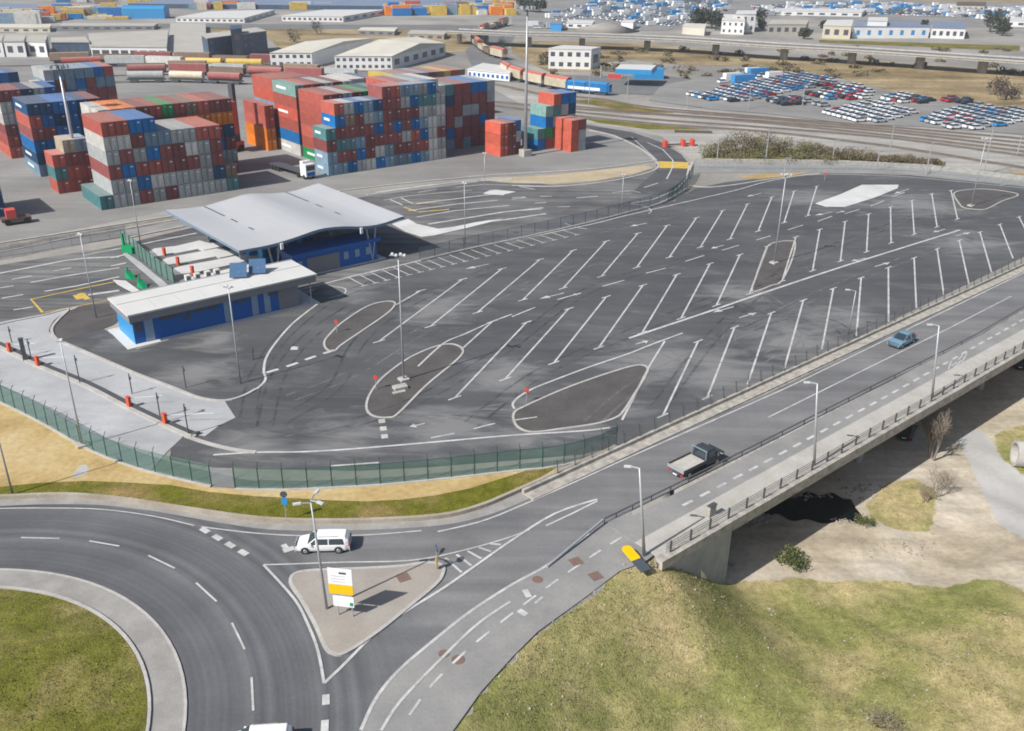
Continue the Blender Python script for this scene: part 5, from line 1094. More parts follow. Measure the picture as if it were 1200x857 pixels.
stack(36.0, -7.2, ['sss', 'ddd'], 6.06, 2.6, 'small red stack behind mast')
stack(38.0, -6.2, ['nwb'], 6.06, 2.6, 'small red stack behind mast, blue end column') if 0 else stack(38.1, -5.6, ['dwb'], 6.06, 2.6, 'column beside small red stack')
stack(40.7, -7.0, ['bt', 'debm', 'rdgts', 'dddgb', 'ddgnb'], 6.06, 2.62, 'mixed stack behind tallest mast', logos=((0, 0),))
stack(42.9, -13.2, ['sss', 'ggd'], 6.06, 2.55, 'small red stack nearest curving road')
stack(32.6, 6.5, ['ddbddw', 'lbddnt', 'ddgddd', 'lddgdd', 'dddgdb', 'ddbddb', 'bgddgg'], 12.19, 2.6, 'long right end stack', logos=((0, 5),))
stack(39.7, 12, ['dlb'], 6.06, 2.6, 'short column beside long stack')
stack(5.4, 86, ['....lg', '....dl', '....ll', '....bl', '....dl', '....lb', '....lr'], 12.19, 2.62, 'far slate-blue stack')
stack(4.2, 84, ['...lc', '...bb'], 6.06, 2.62, 'low pale stack far left')
stack(0, 110, ['...bb', '...db', '...bb', '...lb', '...dn'], 12.19, 2.6, 'far left blue stack')
stack(-1, 140, ['..r', '..b', '..b', '..r', '..d', '..l', '..r', '..d'], 12.19, 2.6, 'farthest left row of containers')
stack(31, 42, ['....w', '....w', '....n'], 12.19, 2.7, 'pale stack behind the tall block')
stack(36.2, 42, ['....y', '....k', '....k', '....d', '....l', '....d', '....k', '....y', '....r', '....k'], 12.19, 2.7, 'yellow-topped row behind')
stack(27.0, 3.5, ['.....dr', '.....rd', '.....gg', '.....bl', '.....gw'], 12.19, 2.53, 'second row behind front stack')
stack(26, 55, ['...s', '...s', '...o', '...s'], 12.19, 2.7, 'far bright red row')
stack(-8, -6, ['nl'], 12.19, 2.6, 'dark stack cut off by the left picture edge') if 0 else None
b = G(-28, 262); 
for i, ch in enumerate('nnl'):
    o = bpy.data.objects.new('shipping_container', cont_mesh(ch, 12.19, 2.6)); C.objects.link(o); o.location = (b[0]+YU[0]*4, b[1]+YU[1]*4, .04+2.6*i); o.rotation_euler = (0, 0, YPH)
    tag(o, '%s shipping container cut by the left picture edge, %s of its column' % (CC[ch][1], ('bottom', 'middle', 'top')[i]), 'container', 'shipping containers stacked in the yard')
tag(fill.build('container_rows', [CM[k] for k in CC]), kind='stuff')
# ---------------------------------------------------------------- yard vehicles
sm = empty('semi_truck', (*YP(17.2, 2.2), .04), YPH-math.pi/2+.12, 'white semi-trailer truck with flat trailer between the container stacks', 'truck')
MB().box((2.0, 0, .6), (2.2, 2.4, 2.6)).build('cab', M['carwhite'], sm); MB().box((3.12, 0, 1.9), (.06, 2.1, 1.0)).build('windscreen', M['glass'], sm); MB().box((3.12, 0, .7), (.08, 2.0, .8)).build('grille', M['blue'], sm)
MB().box((1.2, 0, 3.2), (1.1, 2.0, .5)).build('deflector', M['carwhite'], sm); MB().box((-5.5, 0, 1.1), (12.5, 2.4, .25)).build('trailer', M['signback'], sm)
for x in (2.2, -.2, -8, -9.3, -10.6):
    for s in (-1, 1): MB().tube((x, s*.95, .5), (x, s*1.22, .5), .5, n=12).build('wheel', M['rubber'], sm)
rs = empty('reach_stacker', (*YP(16.2, 36), .04), YPH+.2, 'red reach stacker holding a red container beside the orange stack', 'reach stacker')
MB().box((0, 0, .8), (7, 3, 1.5)).build('chassis', M['orange'], rs); MB().box((-1, 0, 2.3), (2.2, 1.8, 1.7)).build('cab', M['glass'], rs)
MB().box((2.6, 0, .8), (.9, 1.6, 15)).build('mast', M['signback'], rs); MB().box((.2, -.2, 4.5), (2.5, 5.5, 7.5)).build('held_load', M['redsign'], rs)
for x in (-2.4, 2.4):
    for s in (-1, 1): MB().tube((x, s*1.1, .8), (x, s*1.8, .8), .8, n=12).build('wheel', M['rubber'], rs)
ft = empty('tractor_unit', (*G(20, 262), .04), .6, 'small red yard tractor at the left edge below the container shadow', 'tractor')
MB().box((0, 0, .6), (4.8, 2.2, .6)).build('chassis', M['rail'], ft); MB().box((-.7, 0, 1.2), (1.6, 2.0, 1.5)).build('cab', M['redsign'], ft)
for x in (-1.5, 1.6):
    for s in (-1, 1): MB().tube((x, s*.8, .55), (x, s*1.15, .55), .55, n=12).build('wheel', M['rubber'], ft)
rbx = empty('skip_container', (*G(795, 172), .04), .3, 'open orange-ended metal frame rack beside the scrub beyond the road', 'rack')
for x in (-3.8, 3.8, 1.2): MB().box((x, 0, 0), (.7, 1.6, 1.7)).build('end_frame', M['redsign'], rbx)
MB().box((0, .6, .3), (7, .25, .3)).build('bar', M['rail'], rbx)
tag(MB().box((*G(812, 156), .04), (10, .8, .6), -.1).build('beam_stack', M['rail']), 'long low rust-red beam lying beyond the orange-ended rack', 'beam')
# ---------------------------------------------------------------- trains
def wagon(p, ang, L, k, label, kind='box', roof=None):
    o = empty('freight_wagon', (p[0], p[1], .25), ang, label, 'rail wagon', 'railway wagons in the freight yard')
    mt = CM[k]
    if kind == 'tank': MB().tube((-L/2+.4, 0, 2.4), (L/2-.4, 0, 2.4), 1.35, n=14).build('tank', mt, o, smooth=False)
    elif kind == 'open':
        m = MB(); m.box((0, 0, 1.1), (L, 2.8, .2)); [m.box((0, s*1.35, 1.3), (L, .1, 1.7)) for s in (1, -1)]; [m.box((s*L/2, 0, 1.3), (.1, 2.6, 1.7)) for s in (1, -1)]; m.build('body', mt, o)
    else:
        MB().box((0, 0, 1.1), (L, 2.8, 2.8)).build('body', mt, o)
        if roof: MB().tube((-L/2, 0, 3.4), (L/2, 0, 3.4), 1.3, n=12).build('roof', CM[roof], o)
    MB().box((0, 0, .7), (L+.6, 1.6, .35)).build('frame', M['signback'], o)
    for x in (-L*.33, L*.33): MB().box((x, 0, 0), (2.6, 1.9, .75)).build('bogie', M['signback'], o)
def train(px, spec, gap=1.4, start=0.):
    P = smooth(GL(px), 6); seg = [0.]
    for a, b in zip(P[:-1], P[1:]): seg.append(seg[-1]+float(np.hypot(*(b-a))))
    X = [p[0] for p in P]; Y = [p[1] for p in P]; s = start
    for L, k, kind, roof, lb in spec:
        c = s+L/2
        if c > seg[-1]: break
        p = np.array([np.interp(c, seg, X), np.interp(c, seg, Y)]); q = np.array([np.interp(c+.5, seg, X), np.interp(c+.5, seg, Y)])
        wagon(p, math.atan2(*(q-p)[::-1]), L, k, lb, kind, roof); s += L+gap
nth = ['nearest the blue locomotive', 'second behind the blue locomotive', 'third behind the blue locomotive', 'fourth behind the blue locomotive']
T1 = [(705, 112), (672, 109), (640, 105), (615, 98), (600, 88)]
lo = empty('locomotive', (*G(689, 110), .25), math.atan2(*(G(705, 112)-G(672, 109))[::-1]), 'bright blue locomotive at the head of the cream wagons', 'locomotive')
m = MB(); m.prism([(-8, -1.45), (7.2, -1.45), (8.3, -.9), (8.3, .9), (7.2, 1.45), (-8, 1.45)], .9, 3.5); m.build('body', CM['b'], lo); MB().box((0, 0, 3.52), (14.5, 2.2, .35)).build('roof', M['bluelight'], lo)
MB().box((-1, -1.48, 1.2), (12, .05, .9)).build('stripe', M['signwhite'], lo); MB().box((7.9, 0, 2.4), (.8, 1.9, .8)).build('windscreen', M['glass'], lo)
for x in (-5, 5): MB().box((x, 0, 0), (4, 2, .9)).build('bogie', M['signback'], lo)
train([(667, 108), (640, 103), (610, 96), (595, 90), (585, 82)], [(11.5, 'c', 'box', 'r' if i else 'r', 'cream wagon with red-edged roof, '+nth[i]) for i in range(4)], 1.8)
train([(592, 71), (575, 66), (562, 58), (555, 50), (560, 42), (575, 35), (600, 28)], [(13, 'k' if i % 2 else 'c', 'open' if i % 3 else 'box', 'r', 'brown and red wagon in the curved train, '+(ORD[i]+' from its near end' if i < 13 else 'far end')) for i in range(13)], 1.5)
trA = [('r', 'tank', 'rust-red tank wagon'), ('g', 'box', 'grey box wagon'), ('w', 'box', 'white box wagon'), ('y', 'tank', 'yellow tank wagon'), ('y', 'tank', 'yellow tank wagon'), ('l', 'box', 'slate-blue box wagon'), ('k', 'open', 'brown open wagon'), ('d', 'open', 'maroon open wagon')]
train([(72, 80), (150, 78), (230, 80), (330, 82)], [(15, k, kd, None, lb+' in the row beside the grey warehouse, %s from left' % ORD[i]) for i, (k, kd, lb) in enumerate(trA*2) if i < 13])
train([(150, 89), (220, 88), (300, 91), (380, 94)], [(14, k, kd, None, lb+', middle track of the freight rows, %s from left' % ORD[i]) for i, (k, kd, lb) in enumerate([('d', 'tank', 'maroon tank wagon'), ('d', 'box', 'maroon box wagon'), ('k', 'open', 'brown open wagon')]*4) if i < 10])
train([(150, 97), (220, 97), (300, 100)], [(13, k, kd, None, lb+', near track of the freight rows, %s from left' % ORD[i]) for i, (k, kd, lb) in enumerate([('g', 'tank', 'grey tank wagon'), ('c', 'tank', 'cream tank wagon'), ('d', 'tank', 'maroon tank wagon'), ('k', 'tank', 'brown tank wagon')]*2) if i < 7])
train([(60, 74.5), (150, 73), (240, 74), (335, 77)], [(15, k, kd, None, lb+' in the farthest freight row, %s from left' % ORD[i]) for i, (k, kd, lb) in enumerate([('k', 'box', 'brown box wagon'), ('k', 'open', 'brown open wagon'), ('d', 'box', 'maroon box wagon')]*4) if i < 12])
train([(150, 85), (240, 84.5), (330, 87.5), (400, 91)], [(14, k, kd, None, lb+' between the tank wagon rows, %s from left' % ORD[i]) for i, (k, kd, lb) in enumerate([('k', 'open', 'brown open wagon'), ('k', 'box', 'brown box wagon'), ('g', 'open', 'grey open wagon')]*4) if i < 12])
# ---------------------------------------------------------------- buildings
def PB(name, label, roofpx, base, wall, roofm, rows=0, cols=0, edge=0, winm='window', cat='building', overhang=.3, h=None, pitch=0, band=None, fill_=.5):
    """roofpx: four roof corners in the photo, first two along the front; base: foot of the front wall"""
    b = G(*base); h = h or ztop(b, roofpx[1][1] if abs(roofpx[1][0]-base[0]) < abs(roofpx[0][0]-base[0]) else roofpx[0][1]); 
    q = [np.array(G(x, y, h)) for x, y in roofpx]; o0 = q[0]; o = empty(name, (*o0, 0), 0, label, cat); P = [tuple(p-o0) for p in q]
    MB().prism(P, 0, h).build('wall', M[wall], o); c = sum(np.array(p) for p in P)/4
    PR = [tuple(c+(np.array(p)-c)*(1+overhang/np.hypot(*(np.array(p)-c)))) for p in P]
    if pitch:
        m = MB(); A, B, Cc, D = [np.array(p) for p in PR]; r0, r1 = (A+D)/2, (B+Cc)/2
        m.add([(*A, h), (*B, h), (*Cc, h), (*D, h), (*r0, h+pitch), (*r1, h+pitch)], [(0, 1, 5, 4), (2, 3, 4, 5), (0, 4, 3), (1, 2, 5), (3, 2, 1, 0)]); m.build('roof', M[roofm], o)
    else: MB().prism(PR, h+.01, h+.35).build('roof', M[roofm], o)
    for e, rws, cls in ([(edge, rows, cols)] if isinstance(edge, int) else edge):
        if not rws: continue
        a, b2 = np.array(P[e]), np.array(P[(e+1) % 4]); d = b2-a; L = np.hypot(*d); d = d/L; nrm = np.array([d[1], -d[0]])
        if (a+nrm-c)@nrm < 0: nrm = -nrm
        for r in range(rws):
            for k in range(cls):
                p = a+d*L*(k+.5)/cls+nrm*.02; fh = h/rws; MB().box((p[0], p[1], fh*r+fh*.3), (L/cls*fill_, .12, fh*.42), math.atan2(d[1], d[0])).build('window', M[winm], o)
    return o, P, h
PB('warehouse', 'long grey-roofed warehouse with glazed bays behind the rail wagons', [(106, 55), (195, 56), (197, 36), (104, 40)], (106, 68), 'whitewall', 'greyroof', edge=((0, 1, 8),), fill_=.75)
PB('warehouse', 'plain grey-tan roofed hall between the warehouse and the dark office', [(196, 66.5), (242, 67), (241, 28), (200, 28)], (242, 73), 'fascia', 'greyroof', edge=((0, 1, 2),), fill_=.8)
PB('office_building', 'dark blue glass office building beside the grey halls', [(243, 46), (312, 37), (300, 33), (236, 41)], (243, 73), 'darkblue', 'greyroof', 3, 9, 0, 'window')
PB('stair_tower', 'dark tower rising at the middle of the dark blue office', [(270, 36), (283, 34), (283, 30), (270, 31)], (271, 71), 'darkblue', 'darkblue', 2, 1, 0)
PB('warehouse', 'white warehouse with cream roof, left of the two near the containers', [(316, 62), (365, 62), (436, 45), (395, 45)], (316, 79), 'whitewall', 'roofcream', edge=((0, 2, 6),), pitch=1.5)
PB('warehouse', 'white warehouse with cream roof, right of the two near the containers', [(392, 66), (459, 66), (522, 51), (488, 43)], (459, 82), 'whitewall', 'roofcream', edge=((0, 2, 9), (1, 1, 6)), pitch=2.5)
PB('white_house', 'white two-storey flat-roofed building near the blue locomotive', [(643, 57.5), (693, 58.5), (704, 56), (660, 54)], (693, 82), 'whitewall', 'roofwhite', edge=((0, 2, 5), (1, 1, 1)))
PB('depot_building', 'small white gabled depot, left of the pair at the left edge', [(4, 49), (28, 49), (30, 42), (8, 42)], (28, 67), 'whitewall', 'greyroof', edge=((0, 1, 2),))
PB('depot_building', 'small white gabled depot, right of the pair at the left edge', [(31, 49), (53, 50), (56, 42), (34, 42)], (53, 67), 'whitewall', 'greyroof', edge=((0, 1, 2),))
PB('depot_building', 'small white depot cut off by the left picture edge', [(-30, 49), (2, 49), (4, 42), (-26, 42)], (2, 67), 'whitewall', 'greyroof', edge=((0, 1, 2),))
PB('dark_shed', 'dark blue shed between the depots and the grey warehouse', [(60, 50), (104, 50), (100, 44), (60, 45)], (104, 66), 'darkblue', 'greyroof', edge=((0, 1, 4),))
PB('large_shed', 'huge slate-blue roofed shed in the top left corner', [(-80, 15.5), (50, 14.5), (168, 9.5), (120, 2), (-60, 3)][:3]+[(-60, 3)], (50, 20), 'darkblue', 'blueroof')
PB('white_hall', 'low white-roofed hall, left of the two at the top', [(206, 21), (286, 22), (322, 12), (245, 14)], (286, 27), 'whitewall', 'roofwhite', edge=((0, 1, 12), (1, 1, 5)))
PB('white_hall', 'low white-roofed hall, right of the two at the top', [(330, 19), (402, 20), (450, 12), (380, 12)], (402, 26), 'whitewall', 'roofwhite', edge=((0, 1, 12), (1, 1, 5)))
PB('long_shed', 'very long grey-roofed shed along the top edge', [(150, 4.5), (515, 8), (540, 1), (230, -3)], (515, 13), 'darkblue', 'blueroof')
PB('terminal_building', 'long white low building with blue panels at the upper right', [(1000, 32), (1090, 32), (1090, 27), (1005, 26)], (1000, 45), 'whitewall', 'blueroof', edge=((0, 1, 7),), winm='bluelight', fill_=.3)
PB('terminal_building', 'white building with rounded end at the upper right beside the dark trees', [(1092, 33), (1132, 34), (1130, 27), (1095, 26)], (1132, 46), 'whitewall', 'blueroof', edge=((0, 1, 5),), fill_=.5)
PB('cream_building', 'cream flat building at the left end of the upper right terminal', [(965, 30), (998, 31), (1000, 24), (970, 24)], (965, 45), 'cream', 'roofwhite', edge=((0, 1, 3),))
PB('terminal_annex', 'taller white block on the middle of the upper right terminal', [(1017, 24.5), (1040, 25), (1040, 21), (1018, 21)], (1017, 44), 'whitewall', 'roofwhite')
PB('white_villa', 'white two-storey villa beside the highway, nearer one', [(846, 24), (873, 25), (873, 18), (848, 17.5)], (873, 41), 'whitewall', 'roofwhite', edge=((0, 2, 4),), fill_=.35)
PB('white_villa', 'white villa block rising behind the nearer villa', [(862, 17), (886, 17), (886, 13), (864, 13)], (886, 38), 'whitewall', 'roofwhite', edge=((0, 2, 3),), fill_=.35)
PB('grey_building', 'low grey building between the villa and the cream building', [(900, 29), (945, 29), (948, 24), (905, 24)], (900, 41), 'greyroof', 'greyroof', edge=((0, 1, 5),))
PB('red_roof_house', 'cream house with red roof at the top right', [(1121, 6.5), (1154, 7), (1156, 3), (1122, 3)], (1121, 14), 'cream', 'redsign' if 0 else 'rail', edge=((0, 1, 5),), pitch=1.5)
PB('low_white_building', 'low white block beside the dark trees at the highway', [(800, 31), (826, 33), (828, 29), (803, 28)], (800, 40), 'roofcream', 'roofcream')
PB('small_white_building', 'small white block with open side above the sandy mound', [(728, 26), (742, 27), (746, 24), (731, 24)], (728, 34), 'whitewall', 'roofwhite')
PB('blue_kiosk', 'small bright blue building among the lorries at the top middle', [(645, 28), (658, 28.5), (660, 26), (647, 26)], (645, 36), 'bluelight', 'blueroof')
PB('white_shed', 'long white shed with a blue end behind the container block', [(548, 82), (597, 87), (604, 80), (566, 75)], (597, 96), 'whitewall', 'roofwhite', edge=((0, 1, 9), (1, 1, 1)), fill_=.5, winm='blue')
for px, lb in (([(1045, 52)], 'highway portal panel'),): pass
fs = empty('fuel_station', (*G(742, 93), 0), 0, 'blue and white flat canopy of a fuel station beyond the tracks', 'fuel station')
h = 6.0; q = [G(x, y, h)-np.array(fs.location[:2]) for x, y in ((721, 81), (764, 82.5), (770, 77), (727, 76))]
MB().prism([tuple(p) for p in q], h-1.6, h).build('canopy_fascia', M['bluelight'], fs); MB().prism([tuple(p*.98) for p in q], h+.01, h+.2).build('roof', M['roofwhite'], fs)
for x, y in ((-12, 3), (-4, 3), (5, 3)): MB().tube((x, y, 0), (x, y, 4.4), .3, n=8).build('post', M['steel'], fs)
MB().box((6, 4, 0), (11, 8, 3.6)).build('shop', M['bluelight'], fs); MB().box((-7, 1, 0), (5, .9, 1.6)).build('pump', M['redsign'], fs)
for lb, rp, bs, wl, rf, wn in (
    ('low grey shed in front of the huge slate-blue roof', [(70, 31), (180, 31), (185, 28), (75, 28)], (180, 35), 'fascia', 'greyroof', 9),
    ('cream low shed left of the low grey shed', [(-10, 33), (58, 33), (60, 29), (-5, 29)], (58, 38), 'cream', 'roofcream', 6),
    ('brown-walled shed beside the curved train', [(478, 40), (520, 41), (524, 37), (482, 36)], (520, 47), 'kerbtan', 'greyroof', 4),
    ('small grey shed above the cream-roofed warehouses', [(420, 36), (462, 37), (466, 33), (424, 33)], (462, 42), 'fascia', 'roofcream', 4),
    ('white flat shed right of the bright blue kiosk', [(664, 27), (694, 28), (697, 24.5), (667, 24)], (694, 34), 'whitewall', 'roofwhite', 3),
    ('long white shed along the top right vehicle field', [(905, 13), (1010, 15), (1014, 12), (910, 10)], (1010, 20), 'whitewall', 'roofwhite', 8),
    ('white shed at the far right of the vehicle field', [(1165, 24), (1230, 26), (1232, 22), (1170, 21)], (1200, 33), 'whitewall', 'roofwhite', 5),
    ):
    PB('shed', lb, rp, bs, wl, rf, edge=((0, 1, wn),))
# highway viaduct
hs = smooth([(*G(x, y, 6),) for x, y in ((530, 36), (560, 37.5), (620, 40), (700, 42), (800, 46), (900, 52.5), (1000, 58), (1100, 64.5), (1200, 71), (1400, 84))], 5)
vd = empty('highway_viaduct', (*hs[0], 0), 0, 'long elevated highway crossing the upper right of the picture', 'bridge'); l = np.array(vd.location[:2]); hp = [p-l for p in hs]
MB().ribbon(hp, 14, 5.3, h=.7).build('deck', M['wallconc'], vd); MB().ribbon(hp, 13.6, 6.03).build('carriageway', M['road'], vd)
for sgn in (-1, 1):
    Q = []
    for i, p in enumerate(hp):
        t = hp[min(i+1, len(hp)-1)]-hp[max(i-1, 0)]; t /= np.hypot(*t); Q.append(p+np.array([-t[1], t[0]])*sgn*7.1)
    MB().ribbon(Q, .35, 6.01, h=.6).build('parapet', M['kerb'], vd)
for i in range(2, len(hp), 4):
    p = hp[i]; MB().box((p[0], p[1], 0), (1.2, 4, 5.28), .4).build('pier', M['wallgrey'], vd)
# far ground
sheet('dry_grassland', [(205, 34), (330, 33), (540, 36), (555, 60), (530, 62), (440, 66), (330, 60), (310, 40)], .10, M['drygrass'])
sheet('dry_grassland', [(598, 50), (640, 48), (760, 52), (900, 66), (1000, 70), (1200, 84), (1420, 96), (1420, 150), (1200, 130), (1130, 121), (1040, 108), (985, 92), (930, 84), (880, 78), (800, 76), (740, 70), (705, 74), (706, 84), (642, 84), (620, 74), (600, 62)], .10, M['drygrass'])
sheet('dry_grass_slope', [(700, 0), (1420, -14), (1420, 12), (1200, 9), (1000, 4), (900, 5), (850, 1)], .10, M['drygrass'])
sheet('railside_grass', [(672, 118), (700, 117), (740, 124), (790, 133), (740, 131), (700, 125)], .10, M['grassverge']); sheet('railside_grass', [(680, 138), (740, 142), (790, 148), (830, 152), (760, 152), (700, 144)], .05, M['grassverge'])
sheet('railside_grass', [(1180, 200), (1240, 205), (1240, 211), (1200, 209)], .05, M['drygrass'])
sheet('scrub_ground', [(820, 186), (838, 178), (880, 172), (960, 177), (1040, 187), (1080, 192), (1075, 195), (900, 191), (812, 190)], .05, M['grassverge'])
sheet('curved_depot_road', [(560, 95), (545, 60), (560, 45), (590, 40), (606, 36), (600, 50), (590, 60), (600, 75), (640, 88), (720, 90), (770, 88), (830, 96), (810, 104), (760, 112), (700, 108), (640, 98)], .11, M['asphalt_worn'])
sheet('car_storage_ground', [(775, 100), (860, 86), (900, 84), (1000, 96), (1060, 112), (1130, 122), (1200, 131), (1420, 152), (1420, 180), (1200, 158), (1080, 149), (1000, 146), (900, 134), (830, 128), (760, 118)], .12, M['yard'])
sheet('far_storage_ground', [(600, 32), (600, -2), (700, -6), (1420, 8), (1420, 40), (1200, 34), (960, 22), (880, 12), (780, 36), (700, 36)], .12, M['yard'])
sheet('far_yard_road', [(-200, 36), (200, 28), (560, 30), (560, 36), (205, 33), (-200, 44)], .12, M['asphalt_worn'])
sheet('embankment_hedge', [(960, 47), (1195, 54), (1195, 60), (1100, 56), (960, 50)], .12, M['grassverge'])
mo = MB(); b = G(710, 36); mo.tube((*b, 0), (*b, 4.5), 20, 2, n=14); tag(mo.build('sand_mound', M['dust'], smooth=True), 'tan sand mound beside the far road at the top middle', 'mound')
# ---------------------------------------------------------------- stored cars
carcol = {'white': M['carwhite'], 'blue': paint('stored_blue', (.04, .26, .58), .3, var=.03), 'red': paint('stored_red', (.40, .03, .03), .3, var=.03), 'black': M['carblack'], 'silver': paint('stored_silver', (.5, .53, .56), .3, .3, var=.03), 'yellow': paint('stored_yellow', (.62, .60, .06), .3, var=.03)}
def smallcar(mb_, x=0., y=0., a=0., z=0., cm=0):
    L, W = 4.3, 1.76; v = []
    P = [(-2.15, .3, .85), (-2.1, .8, .85), (-1.95, .92, .85), (-1.6, 1.42, .66), (.2, 1.45, .66), (1.0, .95, .82), (2.0, .78, .80), (2.15, .5, .8), (2.15, .3, .8)]
    pts = [(px, s*w_, h) for s in (-1, 1) for px, h, w_ in P]; ca, sa = math.cos(a), math.sin(a); n = len(P); o = len(mb_.v)
    mb_.v += [(x+px*ca-py*sa, y+px*sa+py*ca, z+h) for px, py, h in pts]
    F = [(i, i+1, n+i+1, n+i) for i in range(n-1)]; mb_.f += [tuple(k+o for k in f) for f in F]; mb_.m += [cm, cm, 3, cm, 3, cm, cm, cm]
    for s in (0, n):
        for f, mm in (((0, 1, 2, 5, 6, 7, 8), cm), ((2, 3, 4, 5), 3)): mb_.f.append(tuple(s+k+o for k in (f if s else f[::-1]))); mb_.m.append(mm)
    if cm == 0 and a == 0 and x == 0:
        mb_.mi = 4
        for wx in (-1.35, 1.35):
            for s in (-1, 1): mb_.tube((wx, s*.6, .31), (wx, s*.9, .31), .31, n=8)
        mb_.mi = 0
cmesh = {}
for k, mt in carcol.items():
    m = MB(); smallcar(m); cmesh[k] = m.mesh('stored_car', [mt, mt, mt, M['glass'], M['rubber']])
def fillpoly(px, ang, sx, sy): 
    P = GL(px); ca, sa = math.cos(ang), math.sin(ang); c = np.mean(P, 0); R_ = 160; out = []
    for j in range(-int(R_/sy), int(R_/sy)):
        for i in range(-int(R_/sx), int(R_/sx)):
            x, y = i*sx, j*sy; q = (c[0]+x*ca-y*sa, c[1]+x*sa+y*ca)
            if inside(q[0], q[1], P): out.append((q[0], q[1]))
    return out
SC = [([(1072, 144), (1090, 139), (1125, 128), (1150, 125), (1200, 131), (1240, 137), (1200, 141), (1170, 149), (1150, 153), (1120, 152)], .30, 5.1, 2.35, {'silver': 5, 'white': 7, 'blue': 2, 'red': 1.2}, 'right-hand block of stored cars'),
      ([(965, 136), (990, 128), (1015, 122), (1035, 121), (1074, 132), (1072, 135), (1035, 145), (1015, 145)], .35, 5.0, 2.35, {'white': 14, 'silver': 2, 'red': 1, 'yellow': .5}, 'dense middle block of white cars'),
      ([(803, 112), (830, 110), (860, 102), (895, 96), (930, 88), (980, 94), (979, 101), (935, 106), (905, 113), (880, 120), (850, 120), (825, 118)], .42, 5.0, 2.3, {'blue': 5, 'white': 7, 'red': 2, 'silver': 3, 'black': .5}, 'big left block of mixed cars'),
      ([(897, 120), (925, 116), (965, 121), (968, 126), (935, 125), (900, 123)], .35, 5.2, 2.6, {'black': 4, 'red': 2, 'silver': 3}, 'short dark row between the blocks'),
      ([(942, 111), (970, 105), (1005, 100), (1024, 110), (1020, 116), (985, 120), (965, 117)], .4, 5.8, 2.7, {'white': 5, 'red': 3, 'blue': 3, 'black': 1}, 'block above the white cars'),
      ([(1028, 118), (1060, 111), (1095, 119), (1096, 123), (1060, 124)], .35, 5.4, 2.6, {'blue': 2, 'white': 4, 'black': 3, 'red': 1}, 'row behind the dense white block'),
      ([(1100, 118), (1116, 116), (1116, 121), (1102, 121)], .35, 4.8, 2.4, {'red': 1}, 'small red group by the dry grass'), ([(1119, 120), (1134, 119), (1134, 123), (1120, 123)], .35, 4.8, 2.4, {'black': 1}, 'small dark group by the dry grass')]
allc = []
for P, ang, sx, sy, cols_, wh in SC:
    for x, y in fillpoly(P, ang, sx, sy):
        if random.random() < .06: continue
        k = random.choices(list(cols_), list(cols_.values()))[0]; allc.append((math.hypot(x, y), x+random.uniform(-.2, .2), y+random.uniform(-.1, .1), ang+(math.pi/2 if 0 else 0)+random.uniform(-.03, .03), k, wh))
allc.sort(); print('stored cars', len(allc), 'containers', NC[0])
rest = MB(); ck = list(carcol)
for n_, (d, x, y, a, k, wh) in enumerate(allc):
    if n_ < 296:
        o = bpy.data.objects.new('stored_car', cmesh[k]); C.objects.link(o); o.location = (x, y, .13); o.rotation_euler = (0, 0, a); tag(o, '%s car parked in the %s' % (k, wh), 'car', '%s cars in the %s' % (k, wh))
    else: rest.mi = 0; smallcar(rest, x, y, a, .13, (0, 1, 2, 5, 6, 7)[ck.index(k)])
matl = [carcol['white'], carcol['blue'], carcol['red'], M['glass'], M['rubber'], carcol['black'], carcol['silver'], carcol['yellow']]
tag(rest.build('stored_cars_farther', matl), kind='stuff')
far = MB()
for P, ang, sx, sy, pr in (([(842, 98), (865, 86), (900, 84), (925, 92), (900, 95), (870, 101)], .4, 5.5, 2.8, .7), ([(640, 20), (700, 3), (860, -3), (850, 14), (790, 32), (760, 30), (700, 22), (660, 26)], .5, 6, 3.2, .85), ([(880, 8), (1000, 4), (1200, 12), (1420, 20), (1420, 32), (1200, 28), (1130, 21), (1000, 17), (900, 19)], .3, 6, 3.2, .85), ([(620, 29), (690, 29), (690, 34), (620, 34)], .2, 7, 3.4, .5)):
    for x, y in fillpoly(P, ang, sx*1.15, sy*1.2):
        if random.random() < pr:
            k = random.choices((0, 1, 2, 5, 6), (14, 2, .5, .4, 3))[0]
            if random.random() < .16: far.mi = random.choice((0, 0, 0, 6, 1)); far.box((x, y, .4), (random.uniform(5, 9), 2.3, random.uniform(2.2, 3.2)), ang)
            else: smallcar(far, x, y, ang+random.uniform(-.05, .05), .15, k)
tag(far.build('distant_parked_vehicles', matl), kind='stuff')
dc = MB()
for P, n_, hh in (([(0, 22), (60, 22), (60, 28), (0, 28)], 26, 8), ([(55, 14), (130, 12), (130, 22), (60, 24)], 30, 6), ([(225, 8), (290, 6), (290, 11), (230, 12)], 14, 6), ([(330, 10), (380, 8), (380, 11), (335, 12)], 8, 5), ([(452, 12), (545, 12), (545, 19), (452, 19)], 40, 7), ([(545, 8), (600, 10), (600, 18), (545, 18)], 40, 6), ([(560, 0), (610, 0), (610, 4), (560, 4)], 14, 5), ([(105, 18), (160, 16), (165, 22), (110, 24)], 16, 3), ([(60, 0), (230, -4), (230, 3), (80, 5)], 30, 5)):
    Pg = GL(P); xs_ = [p[0] for p in Pg]; ys_ = [p[1] for p in Pg]; c = 0
    while c < n_:
        x, y = random.uniform(min(xs_), max(xs_)), random.uniform(min(ys_), max(ys_))
        if inside(x, y, Pg): dc.mi = list(CC).index(random.choice('yykwbbrgclo')); dc.box((x, y, .1), (random.uniform(6, 14), 5, hh*random.uniform(.4, 1)), .3); c += 1
tag(dc.build('distant_containers', [CM[k] for k in CC]), kind='stuff')
sb = empty('storage_tent', (*G(172, 21), 0), .1, 'bright blue rounded storage hall at the top left', 'storage hall')
